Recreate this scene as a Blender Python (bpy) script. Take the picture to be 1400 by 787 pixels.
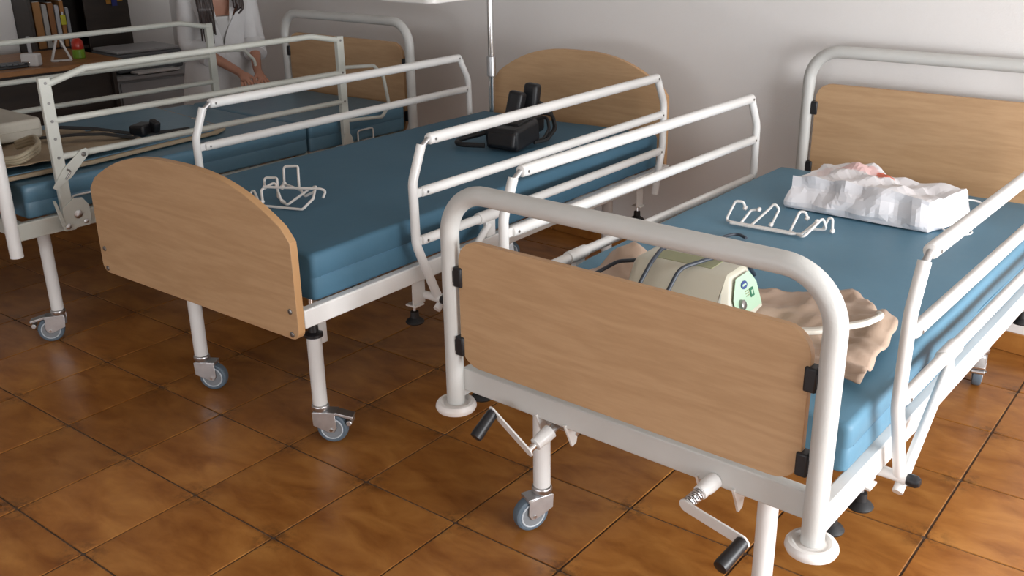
import bpy, bmesh, math, random
from mathutils import Vector, Matrix, noise
from math import sin, cos, pi, radians, sqrt, atan2, hypot
random.seed(7)
for o in list(bpy.data.objects): bpy.data.objects.remove(o)
SC = bpy.context.scene
COL = SC.collection

# ------------------------------------------------------------------ camera
CAMLOC = Vector((0.0, -3.7116, 1.5779))
CAMROT = Matrix(((0.7202953, -0.2395389, 0.6509960), (0.6935222, 0.2678941, -0.6687748), (-0.0142004, 0.9331955, 0.3590884)))
FPX = 1342.84
cd = bpy.data.cameras.new('camera'); cam = bpy.data.objects.new('camera', cd); COL.objects.link(cam)
cd.sensor_fit = 'HORIZONTAL'; cd.sensor_width = 36.0; cd.lens = FPX/1400*36; cd.clip_start = 0.05; cd.clip_end = 200
cam.matrix_world = Matrix.Translation(CAMLOC) @ CAMROT.to_4x4()
SC.camera = cam
def project(p):
    q = CAMROT.transposed() @ (Vector(p)-CAMLOC)
    if q.z > -0.05: return None
    return (700 + FPX*q.x/-q.z, 393.5 - FPX*q.y/-q.z, -q.z)

# ------------------------------------------------------------------ light
W = bpy.data.worlds.new('sky'); SC.world = W; W.use_nodes = True
bg = W.node_tree.nodes['Background']; bg.inputs[0].default_value = (0.80, 0.88, 1.0, 1); bg.inputs[1].default_value = 1.6
def area(name, loc, direction, sx, sy, power, col):
    l = bpy.data.lights.new(name, 'AREA'); l.shape = 'RECTANGLE'; l.size = sx; l.size_y = sy; l.energy = power; l.color = col
    o = bpy.data.objects.new(name, l); COL.objects.link(o); o.location = loc
    o.rotation_euler = Vector(direction).to_track_quat('-Z', 'Y').to_euler(); return o
RX = 1.80          # right wall
FY = -6.2         # front wall (behind the camera)
LX = -7.15        # left wall
CZ = 2.75         # ceiling
area('daylight_side_window', (RX+0.10, -1.75, 1.05), (-1, 0, 0.0), 2.3, 1.20, 143, (0.97, 0.985, 1.0))
area('front_fill_light', (-1.0, FY-0.10, 0.90), (0, 1, 0), 3.4, 0.85, 31, (0.97, 0.985, 1.0))  # added fill behind the camera for the back wall and footboards
SC.view_settings.view_transform = 'Standard'; SC.view_settings.look = 'None'
SC.view_settings.gamma = 1.0; SC.view_settings.use_curve_mapping = False
SC.view_settings.exposure = 0.38

# ------------------------------------------------------------------ materials
def mat(name, col, rough=0.5, metal=0.0, **kw):
    m = bpy.data.materials.new(name); m.use_nodes = True
    b = m.node_tree.nodes['Principled BSDF']
    b.inputs['Base Color'].default_value = (*col, 1); b.inputs['Roughness'].default_value = rough; b.inputs['Metallic'].default_value = metal
    for k, v in kw.items(): b.inputs[k].default_value = v
    return m
def nd(m, t, **kw):
    n = m.node_tree.nodes.new(t)
    for k, v in kw.items():
        if k in ('operation', 'blend_type', 'data_type', 'noise_dimensions', 'interpolation', 'wave_type', 'bands_direction', 'feature', 'distance'): setattr(n, k, v)
        else: n.inputs[k].default_value = v
    return n
def lk(m, a, b): m.node_tree.links.new(a, b)
def bsdf(m): return m.node_tree.nodes['Principled BSDF']
def noisy(name, c1, c2, scale=8, rough=0.5, metal=0, detail=4, bump=0.0, bscale=None, stretch=(1, 1, 1), **kw):
    m = mat(name, c1, rough, metal, **kw)
    tc = nd(m, 'ShaderNodeTexCoord'); mp = nd(m, 'ShaderNodeMapping'); mp.inputs['Scale'].default_value = stretch
    lk(m, tc.outputs['Object'], mp.inputs['Vector'])
    n = nd(m, 'ShaderNodeTexNoise', Scale=scale, Detail=detail); lk(m, mp.outputs[0], n.inputs['Vector'])
    r = nd(m, 'ShaderNodeValToRGB'); r.color_ramp.elements[0].position = 0.3; r.color_ramp.elements[1].position = 0.7
    r.color_ramp.elements[0].color = (*c1, 1); r.color_ramp.elements[1].color = (*c2, 1)
    lk(m, n.outputs['Fac'], r.inputs[0]); lk(m, r.outputs[0], bsdf(m).inputs['Base Color'])
    if bump:
        n2 = nd(m, 'ShaderNodeTexNoise', Scale=bscale or scale*3, Detail=3); lk(m, mp.outputs[0], n2.inputs['Vector'])
        b = nd(m, 'ShaderNodeBump', Strength=bump, Distance=0.01); lk(m, n2.outputs['Fac'], b.inputs['Height']); lk(m, b.outputs[0], bsdf(m).inputs['Normal'])
    return m
WHITE = noisy('white_powder_coat', (0.72, 0.71, 0.69), (0.79, 0.78, 0.76), 6, 0.32, bump=0.05, bscale=220)
OLDWHITE = noisy('yellowed_white_coat', (0.50, 0.51, 0.46), (0.57, 0.58, 0.53), 6, 0.38, bump=0.05, bscale=160)
GREYWHITE = noisy('grey_white_tube_coat', (0.53, 0.525, 0.50), (0.59, 0.585, 0.56), 5, 0.4, bump=0.06, bscale=200)
PLASTICW = mat('white_plastic', (0.80, 0.77, 0.74), 0.35)
BLACKP = mat('black_plastic', (0.012, 0.012, 0.014), 0.42)
RUBBER = mat('black_rubber', (0.010, 0.010, 0.011), 0.6)
ZINC = noisy('zinc_plated_steel', (0.60, 0.60, 0.61), (0.72, 0.72, 0.73), 30, 0.36, 1.0)
CHROME = mat('chrome', (0.78, 0.78, 0.78), 0.12, 1.0)
STEELD = mat('dark_bolt_steel', (0.28, 0.27, 0.26), 0.35, 0.9)
TYRE = mat('blue_grey_tyre', (0.10, 0.135, 0.17), 0.55)
HUB = mat('grey_wheel_hub', (0.20, 0.215, 0.23), 0.4)
RING = mat('pale_wheel_ring', (0.50, 0.54, 0.58), 0.4)
def wood(name, c1, c2, stretch, rough=0.42):
    m = mat(name, c1, rough)
    tc = nd(m, 'ShaderNodeTexCoord'); mp = nd(m, 'ShaderNodeMapping'); mp.inputs['Scale'].default_value = stretch
    oi = nd(m, 'ShaderNodeObjectInfo'); ad = nd(m, 'ShaderNodeVectorMath', operation='ADD')
    ml = nd(m, 'ShaderNodeMath', operation='MULTIPLY'); ml.inputs[1].default_value = 37
    lk(m, oi.outputs['Random'], ml.inputs[0]); lk(m, tc.outputs['Object'], ad.inputs[0]); lk(m, ml.outputs[0], ad.inputs[1])
    lk(m, ad.outputs[0], mp.inputs['Vector'])
    n0 = nd(m, 'ShaderNodeTexNoise', Scale=1.1, Detail=2, Distortion=0.6); lk(m, mp.outputs[0], n0.inputs['Vector'])
    n1 = nd(m, 'ShaderNodeTexNoise', Scale=9, Detail=6, Roughness=0.65); lk(m, mp.outputs[0], n1.inputs['Vector'])
    w = nd(m, 'ShaderNodeMath', operation='MULTIPLY'); w.inputs[1].default_value = 26; lk(m, n0.outputs['Fac'], w.inputs[0])
    s = nd(m, 'ShaderNodeMath', operation='SINE'); lk(m, w.outputs[0], s.inputs[0])
    a = nd(m, 'ShaderNodeMath', operation='MULTIPLY_ADD'); a.inputs[1].default_value = 0.14; lk(m, s.outputs[0], a.inputs[0]); lk(m, n1.outputs['Fac'], a.inputs[2])
    r = nd(m, 'ShaderNodeValToRGB'); r.color_ramp.elements[0].position = 0.28; r.color_ramp.elements[1].position = 0.72
    r.color_ramp.elements[0].color = (*c1, 1); r.color_ramp.elements[1].color = (*c2, 1)
    lk(m, a.outputs[0], r.inputs[0]); lk(m, r.outputs[0], bsdf(m).inputs['Base Color'])
    return m
BEECH = wood('beech_laminate', (0.460, 0.283, 0.148), (0.530, 0.336, 0.184), (1.2, 1, 11))
BEECHEDGE = mat('beech_edge_band', (0.52, 0.30, 0.14), 0.4)
DESKWOOD = wood('orange_desk_wood', (0.28, 0.12, 0.04), (0.36, 0.17, 0.06), (6, 1, 1), 0.45)
DARKWOOD = wood('dark_brown_wood', (0.020, 0.014, 0.011), (0.032, 0.022, 0.016), (1, 1, 6), 0.5)
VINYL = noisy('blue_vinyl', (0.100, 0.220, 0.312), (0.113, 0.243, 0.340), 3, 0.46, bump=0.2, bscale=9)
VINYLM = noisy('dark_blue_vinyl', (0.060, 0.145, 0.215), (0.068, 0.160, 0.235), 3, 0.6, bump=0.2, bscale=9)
VINYLL = noisy('blue_vinyl_sheen', (0.092, 0.200, 0.285), (0.104, 0.218, 0.305), 3, 0.36, bump=0.25, bscale=9)
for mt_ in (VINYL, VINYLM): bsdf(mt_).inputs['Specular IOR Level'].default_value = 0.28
SEAM = mat('blue_seam_piping', (0.07, 0.17, 0.26), 0.6)
BEIGE = noisy('beige_nylon', (0.42, 0.30, 0.225), (0.50, 0.37, 0.28), 5, 0.5, bump=0.3, bscale=25)
BEIGED = noisy('worn_beige_canvas', (0.33, 0.25, 0.16), (0.44, 0.34, 0.23), 5, 0.7, bump=0.3, bscale=25)
CREAM = mat('cream_plastic', (0.62, 0.60, 0.50), 0.38)
GREENP = mat('pale_green_label', (0.42, 0.60, 0.44), 0.4)
OLIVE = mat('olive_label', (0.32, 0.33, 0.19), 0.5)
NAVY = mat('navy_oval', (0.02, 0.05, 0.20), 0.4)
DGREEN = mat('dark_green_square', (0.02, 0.16, 0.08), 0.4)
CABLE = mat('slate_cable', (0.035, 0.045, 0.062), 0.45)
HOSE = mat('white_hose', (0.72, 0.68, 0.60), 0.4)
CREAMHOSE = mat('cream_hose', (0.48, 0.42, 0.30), 0.5)
SKIN = noisy('skin', (0.42, 0.20, 0.13), (0.47, 0.235, 0.16), 9, 0.5)
COAT = noisy('white_coat_cotton', (0.58, 0.57, 0.57), (0.66, 0.65, 0.65), 6, 0.8, bump=0.3, bscale=18)
HAIR = noisy('dark_brown_hair', (0.018, 0.010, 0.009), (0.035, 0.020, 0.017), 40, 0.4)
TROUSER = mat('grey_trousers', (0.16, 0.16, 0.18), 0.8)
SHOE = mat('white_shoes', (0.55, 0.55, 0.54), 0.5)
PILLOW = noisy('ivory_cotton', (0.50, 0.47, 0.40), (0.57, 0.54, 0.47), 6, 0.85, bump=0.3, bscale=20)
STRAP = mat('black_webbing', (0.012, 0.012, 0.013), 0.7)
GREYBOX = mat('grey_plastic', (0.13, 0.14, 0.15), 0.45)
GREYLT = mat('light_grey_plastic', (0.36, 0.36, 0.37), 0.5)
PAPER = mat('white_paper', (0.62, 0.61, 0.60), 0.8)
WALL = noisy('lilac_white_paint', (0.78, 0.755, 0.735), (0.81, 0.785, 0.765), 1.5, 0.75, bump=0.10, bscale=140)
CEIL = mat('ceiling_paint', (0.50, 0.48, 0.45), 0.9)
GROUT = noisy('dark_grout', (0.055, 0.030, 0.018), (0.15, 0.095, 0.060), 20, 0.85)
GLASS = mat('window_glass', (1, 1, 1), 0.0, 0.0, **{'Transmission Weight': 1.0, 'IOR': 1.0})

def tile_material(name, base_shift=1.0):
    m = mat(name, (0.35, 0.14, 0.03), 0.2, 0, **{'Specular IOR Level': 0.32})
    tc = nd(m, 'ShaderNodeTexCoord'); oi = nd(m, 'ShaderNodeObjectInfo')
    ml = nd(m, 'ShaderNodeMath', operation='MULTIPLY'); ml.inputs[1].default_value = 91.7; lk(m, oi.outputs['Random'], ml.inputs[0])
    mp = nd(m, 'ShaderNodeMapping'); mp.inputs['Scale'].default_value = (1.0, 2.1, 1.0); mp.inputs['Rotation'].default_value = (0, 0, 0.5)
    lk(m, tc.outputs['Object'], mp.inputs['Vector'])
    n1 = nd(m, 'ShaderNodeTexNoise', noise_dimensions='4D', Scale=5.6, Detail=5, Roughness=0.58, Distortion=0.5)
    lk(m, mp.outputs[0], n1.inputs['Vector']); lk(m, ml.outputs[0], n1.inputs['W'])
    r = nd(m, 'ShaderNodeValToRGB'); e = r.color_ramp.elements
    e[0].position = 0.27; e[0].color = (0.205, 0.066, 0.012, 1); e[1].position = 0.76; e[1].color = (0.47, 0.210, 0.052, 1)
    x = e.new(0.50); x.color = (0.335, 0.130, 0.029, 1)
    lk(m, n1.outputs['Fac'], r.inputs[0])
    # worn dark specks that gather near the tile corners and edges, glazed in
    sp = nd(m, 'ShaderNodeSeparateXYZ'); lk(m, tc.outputs['Object'], sp.inputs[0])
    def ab(o):
        a = nd(m, 'ShaderNodeMath', operation='ABSOLUTE'); lk(m, o, a.inputs[0]); return a.outputs[0]
    ax, ay = ab(sp.outputs['X']), ab(sp.outputs['Y'])
    mn = nd(m, 'ShaderNodeMath', operation='ADD'); lk(m, ax, mn.inputs[0]); lk(m, ay, mn.inputs[1])
    mr = nd(m, 'ShaderNodeMapRange'); mr.inputs['From Min'].default_value = 0.24; mr.inputs['From Max'].default_value = 0.345; lk(m, mn.outputs[0], mr.inputs['Value'])
    n2 = nd(m, 'ShaderNodeTexNoise', noise_dimensions='4D', Scale=38, Detail=4, Roughness=0.7); lk(m, tc.outputs['Object'], n2.inputs['Vector']); lk(m, ml.outputs[0], n2.inputs['W'])
    m2 = nd(m, 'ShaderNodeMapRange'); m2.inputs['From Min'].default_value = 0.46; m2.inputs['From Max'].default_value = 0.60; lk(m, n2.outputs['Fac'], m2.inputs['Value'])
    mu = nd(m, 'ShaderNodeMath', operation='MULTIPLY'); lk(m, mr.outputs[0], mu.inputs[0]); lk(m, m2.outputs[0], mu.inputs[1])
    mu2 = nd(m, 'ShaderNodeMath', operation='MULTIPLY'); mu2.inputs[1].default_value = 0.75; lk(m, mu.outputs[0], mu2.inputs[0])
    mx = nd(m, 'ShaderNodeMixRGB'); mx.inputs[2].default_value = (0.055, 0.026, 0.012, 1); lk(m, mu2.outputs[0], mx.inputs[0]); lk(m, r.outputs[0], mx.inputs[1])
    hv = nd(m, 'ShaderNodeHueSaturation'); v = nd(m, 'ShaderNodeMapRange'); v.inputs['To Min'].default_value = 0.86; v.inputs['To Max'].default_value = 1.12
    lk(m, oi.outputs['Random'], v.inputs['Value']); lk(m, v.outputs[0], hv.inputs['Value']); lk(m, mx.outputs[0], hv.inputs['Color'])
    lk(m, hv.outputs[0], bsdf(m).inputs['Base Color'])
    nr = nd(m, 'ShaderNodeTexNoise', Scale=7, Detail=3); lk(m, tc.outputs['Object'], nr.inputs['Vector'])
    rr = nd(m, 'ShaderNodeMapRange'); rr.inputs['To Min'].default_value = 0.22; rr.inputs['To Max'].default_value = 0.38; lk(m, nr.outputs['Fac'], rr.inputs['Value']); lk(m, rr.outputs[0], bsdf(m).inputs['Roughness'])
    b = nd(m, 'ShaderNodeBump', Strength=0.12, Distance=0.01); lk(m, n1.outputs['Fac'], b.inputs['Height']); lk(m, b.outputs[0], bsdf(m).inputs['Normal'])
    return m
TILE = tile_material('glazed_rustic_tile')

# ------------------------------------------------------------------ mesh helpers
class MB:
    def __init__(s): s.v = []; s.f = []
    def add(s, vs, fs):
        b = len(s.v); s.v += [tuple(v) for v in vs]; s.f += [tuple(i+b for i in f) for f in fs]; return s
    def box(s, c, d, rot=None):
        c = Vector(c); R = rot or Matrix.Identity(3)
        vs = [c + R @ Vector((sx*d[0]/2, sy*d[1]/2, sz*d[2]/2)) for sz in (-1, 1) for sx, sy in ((-1, -1), (1, -1), (1, 1), (-1, 1))]
        return s.add(vs, [(3, 2, 1, 0), (4, 5, 6, 7), (0, 1, 5, 4), (1, 2, 6, 5), (2, 3, 7, 6), (3, 0, 4, 7)])
    def lo(s, x0, x1, y0, y1, z0, z1): return s.box(((x0+x1)/2, (y0+y1)/2, (z0+z1)/2), (x1-x0, y1-y0, z1-z0))
    def tube(s, pts, r, n=12, closed=False, caps=True):
        P = [Vector(p) for p in pts]; N = len(P)
        rs = r if isinstance(r, (list, tuple)) else [r]*N
        T = []
        for i in range(N):
            a = P[(i-1) % N] if (closed or i > 0) else P[i]; b = P[(i+1) % N] if (closed or i < N-1) else P[i]
            T.append((b-a).normalized())
        up = Vector((0, 0, 1)) if abs(T[0].z) < 0.9 else Vector((1, 0, 0))
        x = T[0].cross(up).normalized(); vs = []; fs = []
        for i in range(N):
            x = (x - T[i]*x.dot(T[i])).normalized(); y = T[i].cross(x)
            for k in range(n):
                a = 2*pi*k/n; vs.append(P[i] + (x*cos(a)+y*sin(a))*rs[i])
        m = N if closed else N-1
        for i in range(m):
            j = (i+1) % N
            for k in range(n):
                l = (k+1) % n; fs.append((i*n+k, i*n+l, j*n+l, j*n+k))
        if caps and not closed:
            fs.append(tuple(range(n-1, -1, -1))); fs.append(tuple((N-1)*n+k for k in range(n)))
        return s.add(vs, fs)
    def cyl(s, a, b, r, r2=None, n=20): return s.tube([a, b], [r, r if r2 is None else r2], n)
    def lathe(s, prof, o=(0, 0, 0), axis=(0, 0, 1), n=24):
        A = Vector(axis).normalized(); up = Vector((0, 0, 1)) if abs(A.z) < 0.9 else Vector((1, 0, 0))
        x = A.cross(up).normalized(); y = A.cross(x); O = Vector(o); vs = []; fs = []
        for r, h in prof:
            for k in range(n):
                a = 2*pi*k/n; vs.append(O + A*h + (x*cos(a)+y*sin(a))*max(r, 1e-5))
        for i in range(len(prof)-1):
            for k in range(n):
                l = (k+1) % n; fs.append((i*n+k, i*n+l, (i+1)*n+l, (i+1)*n+k))
        fs.append(tuple(range(n-1, -1, -1))); fs.append(tuple((len(prof)-1)*n+k for k in range(n)))
        return s.add(vs, fs)
    def prism(s, outline, f0, f1):
        """outline: 2-D points (counter-clockwise); f0, f1 map (x, y) -> 3-D for the two faces"""
        n = len(outline); vs = [f0(*p) for p in outline] + [f1(*p) for p in outline]
        fs = [tuple(range(n-1, -1, -1)), tuple(range(n, 2*n))] + [(i, (i+1) % n, n+(i+1) % n, n+i) for i in range(n)]
        return s.add(vs, fs)
    def loft(s, rings, caps=True, closed=True):
        n = len(rings[0]); vs = [p for r in rings for p in r]; fs = []
        for i in range(len(rings)-1):
            for k in range(n if closed else n-1):
                l = (k+1) % n; fs.append((i*n+k, i*n+l, (i+1)*n+l, (i+1)*n+k))
        if caps: fs.append(tuple(range(n-1, -1, -1))); fs.append(tuple((len(rings)-1)*n+k for k in range(n)))
        return s.add(vs, fs)
    def mesh(s, name, angle=35):
        me = bpy.data.meshes.new(name); me.from_pydata(s.v, [], s.f)
        bm = bmesh.new(); bm.from_mesh(me); bmesh.ops.recalc_face_normals(bm, faces=bm.faces); bm.to_mesh(me); bm.free()
        me.polygons.foreach_set('use_smooth', [True]*len(me.polygons))
        me.set_sharp_from_angle(angle=radians(angle)); return me
def fillet(pts, rad, seg=6, closed=False):
    P = [Vector(p) for p in pts]; out = []; N = len(P)
    for i in range(N):
        if not closed and i in (0, N-1): out.append(P[i]); continue
        a, b, c = P[i-1], P[i], P[(i+1) % N]
        u = (a-b); w = (c-b); lu, lw = u.length, w.length
        if lu < 1e-6 or lw < 1e-6: out.append(b); continue
        u /= lu; w /= lw; ang = u.angle(w)
        if ang > pi-0.02: out.append(b); continue
        R = rad[i] if isinstance(rad, (list, tuple)) else rad
        t = min(R/math.tan(ang/2), lu*0.48, lw*0.48); R = t*math.tan(ang/2)
        cen = b + (u+w).normalized()*(R/sin(ang/2)); p0 = b+u*t; p1 = b+w*t
        v0 = p0-cen; v1 = p1-cen; th = v0.angle(v1); 
        for k in range(seg+1):
            f = k/seg; out.append(cen + (v0*sin((1-f)*th) + v1*sin(f*th))/sin(th))
    return out
def link(name, me, material, parent=None, bevel=0, seg=2):
    o = bpy.data.objects.new(name, me); COL.objects.link(o)
    if material and len(me.materials) == 0: me.materials.append(material)
    if parent: o.parent = parent
    if bevel:
        b = o.modifiers.new('bevel', 'BEVEL'); b.width = bevel; b.segments = seg; b.limit_method = 'ANGLE'; b.angle_limit = radians(40); b.harden_normals = False
    return o
def obj(name, mb, material, parent=None, bevel=0, angle=35, seg=2): return link(name, mb.mesh(name, angle), material, parent, bevel, seg)
def tag(o, label, cat, group=None):
    o['label'] = label; o['category'] = cat
    if group: o['group'] = group
    return o
def thing(name, label, cat, loc=(0, 0, 0), rz=0, group=None):
    o = bpy.data.objects.new(name, None); COL.objects.link(o); o.empty_display_size = 0.1
    o.location = loc; o.rotation_euler = (0, 0, rz); return tag(o, label, cat, group)
def struct(name, mb, m, parent=None, bevel=0):
    o = obj(name, mb, m, parent, bevel)
    if parent is None: o['kind'] = 'structure'
    return o

# ------------------------------------------------------------------ room
T = 0.15
floor = struct('floor', MB().lo(LX-T, RX+T, FY-T, T, -0.12, -0.0035), GROUT)
TS = 0.35; TH = radians(6.009); GO = Vector((-3.393, -3.056, 0)); GA = Vector((cos(TH), sin(TH), 0)); GB = Vector((-sin(TH), cos(TH), 0))
def tile_mb(w, c=0.004, h=0.010, b=0.0014, ox=0, oy=0, R=None):
    m = MB(); s = w/2
    base = [(-s+c, -s), (s-c, -s), (s, -s+c), (s, s-c), (s-c, s), (-s+c, s), (-s, s-c), (-s, -s+c)]
    k = 1-b/s
    rings = [[Vector((x, y, -h)) for x, y in base], [Vector((x, y, -b*0.7)) for x, y in base], [Vector((x*k, y*k, 0)) for x, y in base]]
    if R is not None:
        rings = [[R @ p + Vector((ox, oy, 0)) for p in r] for r in rings]
    n = 8; vs = [p for r in rings for p in r]; fs = []
    for i in range(2):
        for q in range(n): fs.append((i*n+q, i*n+(q+1) % n, (i+1)*n+(q+1) % n, (i+1)*n+q))
    fs.append(tuple(2*n+q for q in range(n))); m.add(vs, fs); return m
cells = []
for a in range(-14, 20):
    for b in range(-12, 14):
        c = GO + GA*(a+0.5)*TS + GB*(b+0.5)*TS
        if not (LX-0.22 < c.x < RX+0.22 and FY-0.22 < c.y < 0.22): continue
        p = project(c); vis = 0
        if p and -80 < p[0] < 1480 and -40 < p[1] < 870: vis = 1/p[2]
        cells.append((vis, c))
cells.sort(key=lambda t: -t[0])
tmesh = tile_mb(TS-0.006).mesh('floor_tile')
tmesh.materials.append(TILE); tmesh.polygons.foreach_set('use_smooth', [False]*len(tmesh.polygons))
rest = MB(); RT = Matrix.Rotation(TH, 3, 'Z')
for i, (vis, c) in enumerate(cells):
    if i < 280 and vis > 0:
        o = link('tile', tmesh, None, floor); o.location = (c.x, c.y, random.uniform(-0.0005, 0.0004)); o.rotation_euler = (random.uniform(-1, 1)*0.0012, random.uniform(-1, 1)*0.0012, TH+random.uniform(-1, 1)*0.003)
    else: rest.add(*(lambda t: (t.v, t.f))(tile_mb(TS-0.006, ox=c.x, oy=c.y, R=RT)))
if rest.v:
    ro = obj('distant_tiles', rest, TILE, floor); ro.data.polygons.foreach_set('use_smooth', [False]*len(ro.data.polygons)); ro['kind'] = 'stuff'

wb = struct('wall_back', MB().lo(LX-T, RX+T, 0, T, 0, CZ), WALL)
struct('wall_left', MB().lo(LX-T, LX, FY-T, 0, 0, CZ), WALL)
# right wall with the side window opening
DY0, DY1, DZ1 = -3.00, -0.50, 2.20
m = MB(); m.lo(RX, RX+T, FY-T, DY0, 0, CZ).lo(RX, RX+T, DY1, 0, 0, CZ).lo(RX, RX+T, DY0, DY1, DZ1, CZ).lo(RX, RX+T, DY0, DY1, 0, 0.42)
struct('wall_right', m, WALL)
m = MB(); m.lo(LX-T, -2.75, FY-T, FY, 0, CZ).lo(0.75, RX+T, FY-T, FY, 0, CZ).lo(-2.75, 0.75, FY-T, FY, 0, 0.48).lo(-2.75, 0.75, FY-T, FY, 1.36, CZ)
struct('wall_front', m, WALL)
struct('ceiling', MB().lo(LX-T, RX+T, FY-T, T, CZ, CZ+0.12), CEIL)
def window(name, axis, a0, a1, z0, z1, at):
    fr = MB(); gl = []
    def bx(p0, p1, q0, q1, d=0.05):
        if axis == 'x': return (at+0.03, at+0.03+d, p0, p1, q0, q1)
        return (p0, p1, at-0.03-d, at-0.03, q0, q1)
    w = 0.06; mid = (a0+a1)/2
    for r in ((a0, a1, z0, z0+w), (a0, a1, z1-w, z1), (a0, a0+w, z0+w, z1-w), (a1-w, a1, z0+w, z1-w), (mid-w/2, mid+w/2, z0+w, z1-w)): fr.lo(*bx(*r))
    o = obj(name, fr, PLASTICW); o['kind'] = 'structure'
    return o
dr = window('window_2', 'x', DY0, DY1, 0.42, DZ1, RX)
z = DZ1-0.03
while z > 1.72:
    obj('added_shutter_slat', MB().lo(RX+0.095, RX+0.110, DY0, DY1, z-0.052, z-0.002), PLASTICW, dr, 0.003); z -= 0.054  # unseen shutter, added so that light enters only low down
window('added_front_window', 'y', -2.75, 0.75, 0.46, 1.36, FY)  # unseen window frame added around the front fill light
# skirting of the same glazed tile, one piece every 35 cm
sk = MB(); sk.lo(-0.172, 0.172, -0.012, 0, 0, 0.078)
skm = sk.mesh('skirting_tile'); skm.materials.append(TILE)
bb = struct('baseboard_back', MB().lo(LX, RX, -0.006, -0.0005, 0, 0.076), GROUT)
x = LX+0.18
while x < RX-0.1:
    o = link('skirting_tile', skm, None, bb, 0.002); o.location = (x, -0.001, 0.001); x += 0.35
bl = struct('baseboard_left', MB().lo(LX+0.0005, LX+0.006, FY, -0.02, 0, 0.076), GROUT)
y = -0.2
while y > -2.4:
    o = link('skirting_tile', skm, None, bl, 0.002); o.location = (LX+0.001, y, 0.001); o.rotation_euler = (0, 0, pi/2); y -= 0.35

# ------------------------------------------------------------------ bed pieces (bed-local: x across, y from foot to head)
def caster(parent, u, v, ztop, ang, brake=False):
    """swivel caster under a leg whose tube ends at ztop; ang = direction of the trailing wheel"""
    d = Vector((cos(ang), sin(ang), 0)); ax = Vector((-sin(ang), cos(ang), 0)); top = Vector((u, v, ztop)); wc = Vector((u, v, 0.0505)) + d*0.036
    f = MB(); f.lathe([(0.024, 0), (0.028, -0.004), (0.028, -0.016), (0.024, -0.022)], top, n=20)
    # forked cover plate over the wheel
    Rm = Matrix((d, ax, Vector((0, 0, 1)))).transposed()
    f.box(Vector((u, v, ztop-0.028)) + d*0.016, (0.074, 0.046, 0.012), Rm)
    for s in (-1, 1):
        ol = [(-0.024, ztop-0.024), (-0.022, 0.062), (0.028, 0.040), (0.044, 0.040), (0.054, 0.058), (0.050, ztop-0.030), (0.02, ztop-0.022)]
        f.prism(ol, lambda a, z: Vector((u, v, 0))+d*a+ax*(s*0.0200)+Vector((0, 0, z)), lambda a, z: Vector((u, v, 0))+d*a+ax*(s*0.0232)+Vector((0, 0, z)))
    c = obj('caster', f, ZINC, parent, 0.0015)
    w = MB(); w.lathe([(0.030, -0.0145), (0.043, -0.0155), (0.048, -0.0125), (0.050, -0.006), (0.050, 0.006), (0.048, 0.0125), (0.043, 0.0155), (0.030, 0.0145)], wc, ax, 28)
    obj('tyre', w, TYRE, c)
    h = MB(); h.lathe([(0.005, -0.0165), (0.012, -0.0175), (0.026, -0.0165), (0.032, -0.0170), (0.034, -0.0155), (0.034, 0.0155), (0.032, 0.0170), (0.026, 0.0165), (0.012, 0.0175), (0.005, 0.0165)], wc, ax, 24)
    obj('wheel_hub', h, HUB, c)
    rg = MB()
    for s in (-1, 1): rg.tube([wc+ax*(s*0.0158)+(d*cos(q)+Vector((0, 0, 1))*sin(q))*0.0345 for q in [2*pi*k/24 for k in range(24)]], 0.0024, 6, closed=True)
    obj('hub_ring', rg, RING, c)
    a = MB(); a.cyl(wc-ax*0.027, wc+ax*0.027, 0.0055, n=10); obj('axle_bolt', a, CHROME, c)
    if brake:
        b = MB(); b.box(Vector((u, v, 0.098)) + d*0.078, (0.058, 0.040, 0.010), Rm @ Matrix.Rotation(radians(14), 3, 'Y'))
        b.cyl(Vector((u, v, 0.074))+d*0.094-ax*0.022, Vector((u, v, 0.074))+d*0.094+ax*0.022, 0.009, n=12)
        obj('brake_pedal', b, ZINC, c, 0.002)
    return c
def leg(parent, u, v, zb, zt, r=0.0235, mt=None):
    m = MB(); m.lathe([(r*0.9, zb), (r, zb+0.003), (r, zt)], (u, v, 0), n=24); return obj('leg', m, mt or WHITE, parent)
def glide(parent, u, v, ztop, zfoot, name='levelling_foot'):
    m = MB(); m.lathe([(0.008, zfoot+0.040), (0.013, zfoot+0.038), (0.014, zfoot+0.018), (0.026, zfoot+0.010), (0.030, zfoot+0.004), (0.028, zfoot), ], (u, v, 0), n=22)
    o = obj(name, m, RUBBER, parent)
    r = MB(); r.cyl((u, v, zfoot+0.036), (u, v, ztop), 0.0045, n=10); obj('threaded_rod', r, ZINC, o); return o
def u_frame(parent, v, W, zb, zt, name, flange, mt):
    r = 0.0235
    m = MB(); m.tube(fillet([(-W/2, v, zb), (-W/2, v, zt), (W/2, v, zt), (W/2, v, zb)], 0.115, 12), r, 20)
    o = obj(name, m, mt, parent)
    if flange:
        for s in (-1, 1):
            f = MB(); f.lathe([(0.024, 0.012), (0.032, 0.009), (0.040, 0.016), (0.048, 0.015), (0.053, 0.008), (0.054, 0.001), (0.050, -0.007), (0.040, -0.011), (0.01, -0.011)], (s*W/2, v, zb), n=32)
            obj('bumper_disc', f, PLASTICW, o)
    return o
def round_rect(x0, x1, z0, z1, r, seg=6):
    pts = []
    for cx, cz, a0 in ((x1-r, z0+r, -90), (x1-r, z1-r, 0), (x0+r, z1-r, 90), (x0+r, z0+r, 180)):
        for k in range(seg+1):
            a = radians(a0+90*k/seg); pts.append((cx+r*cos(a), cz+r*sin(a)))
    return pts
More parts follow.
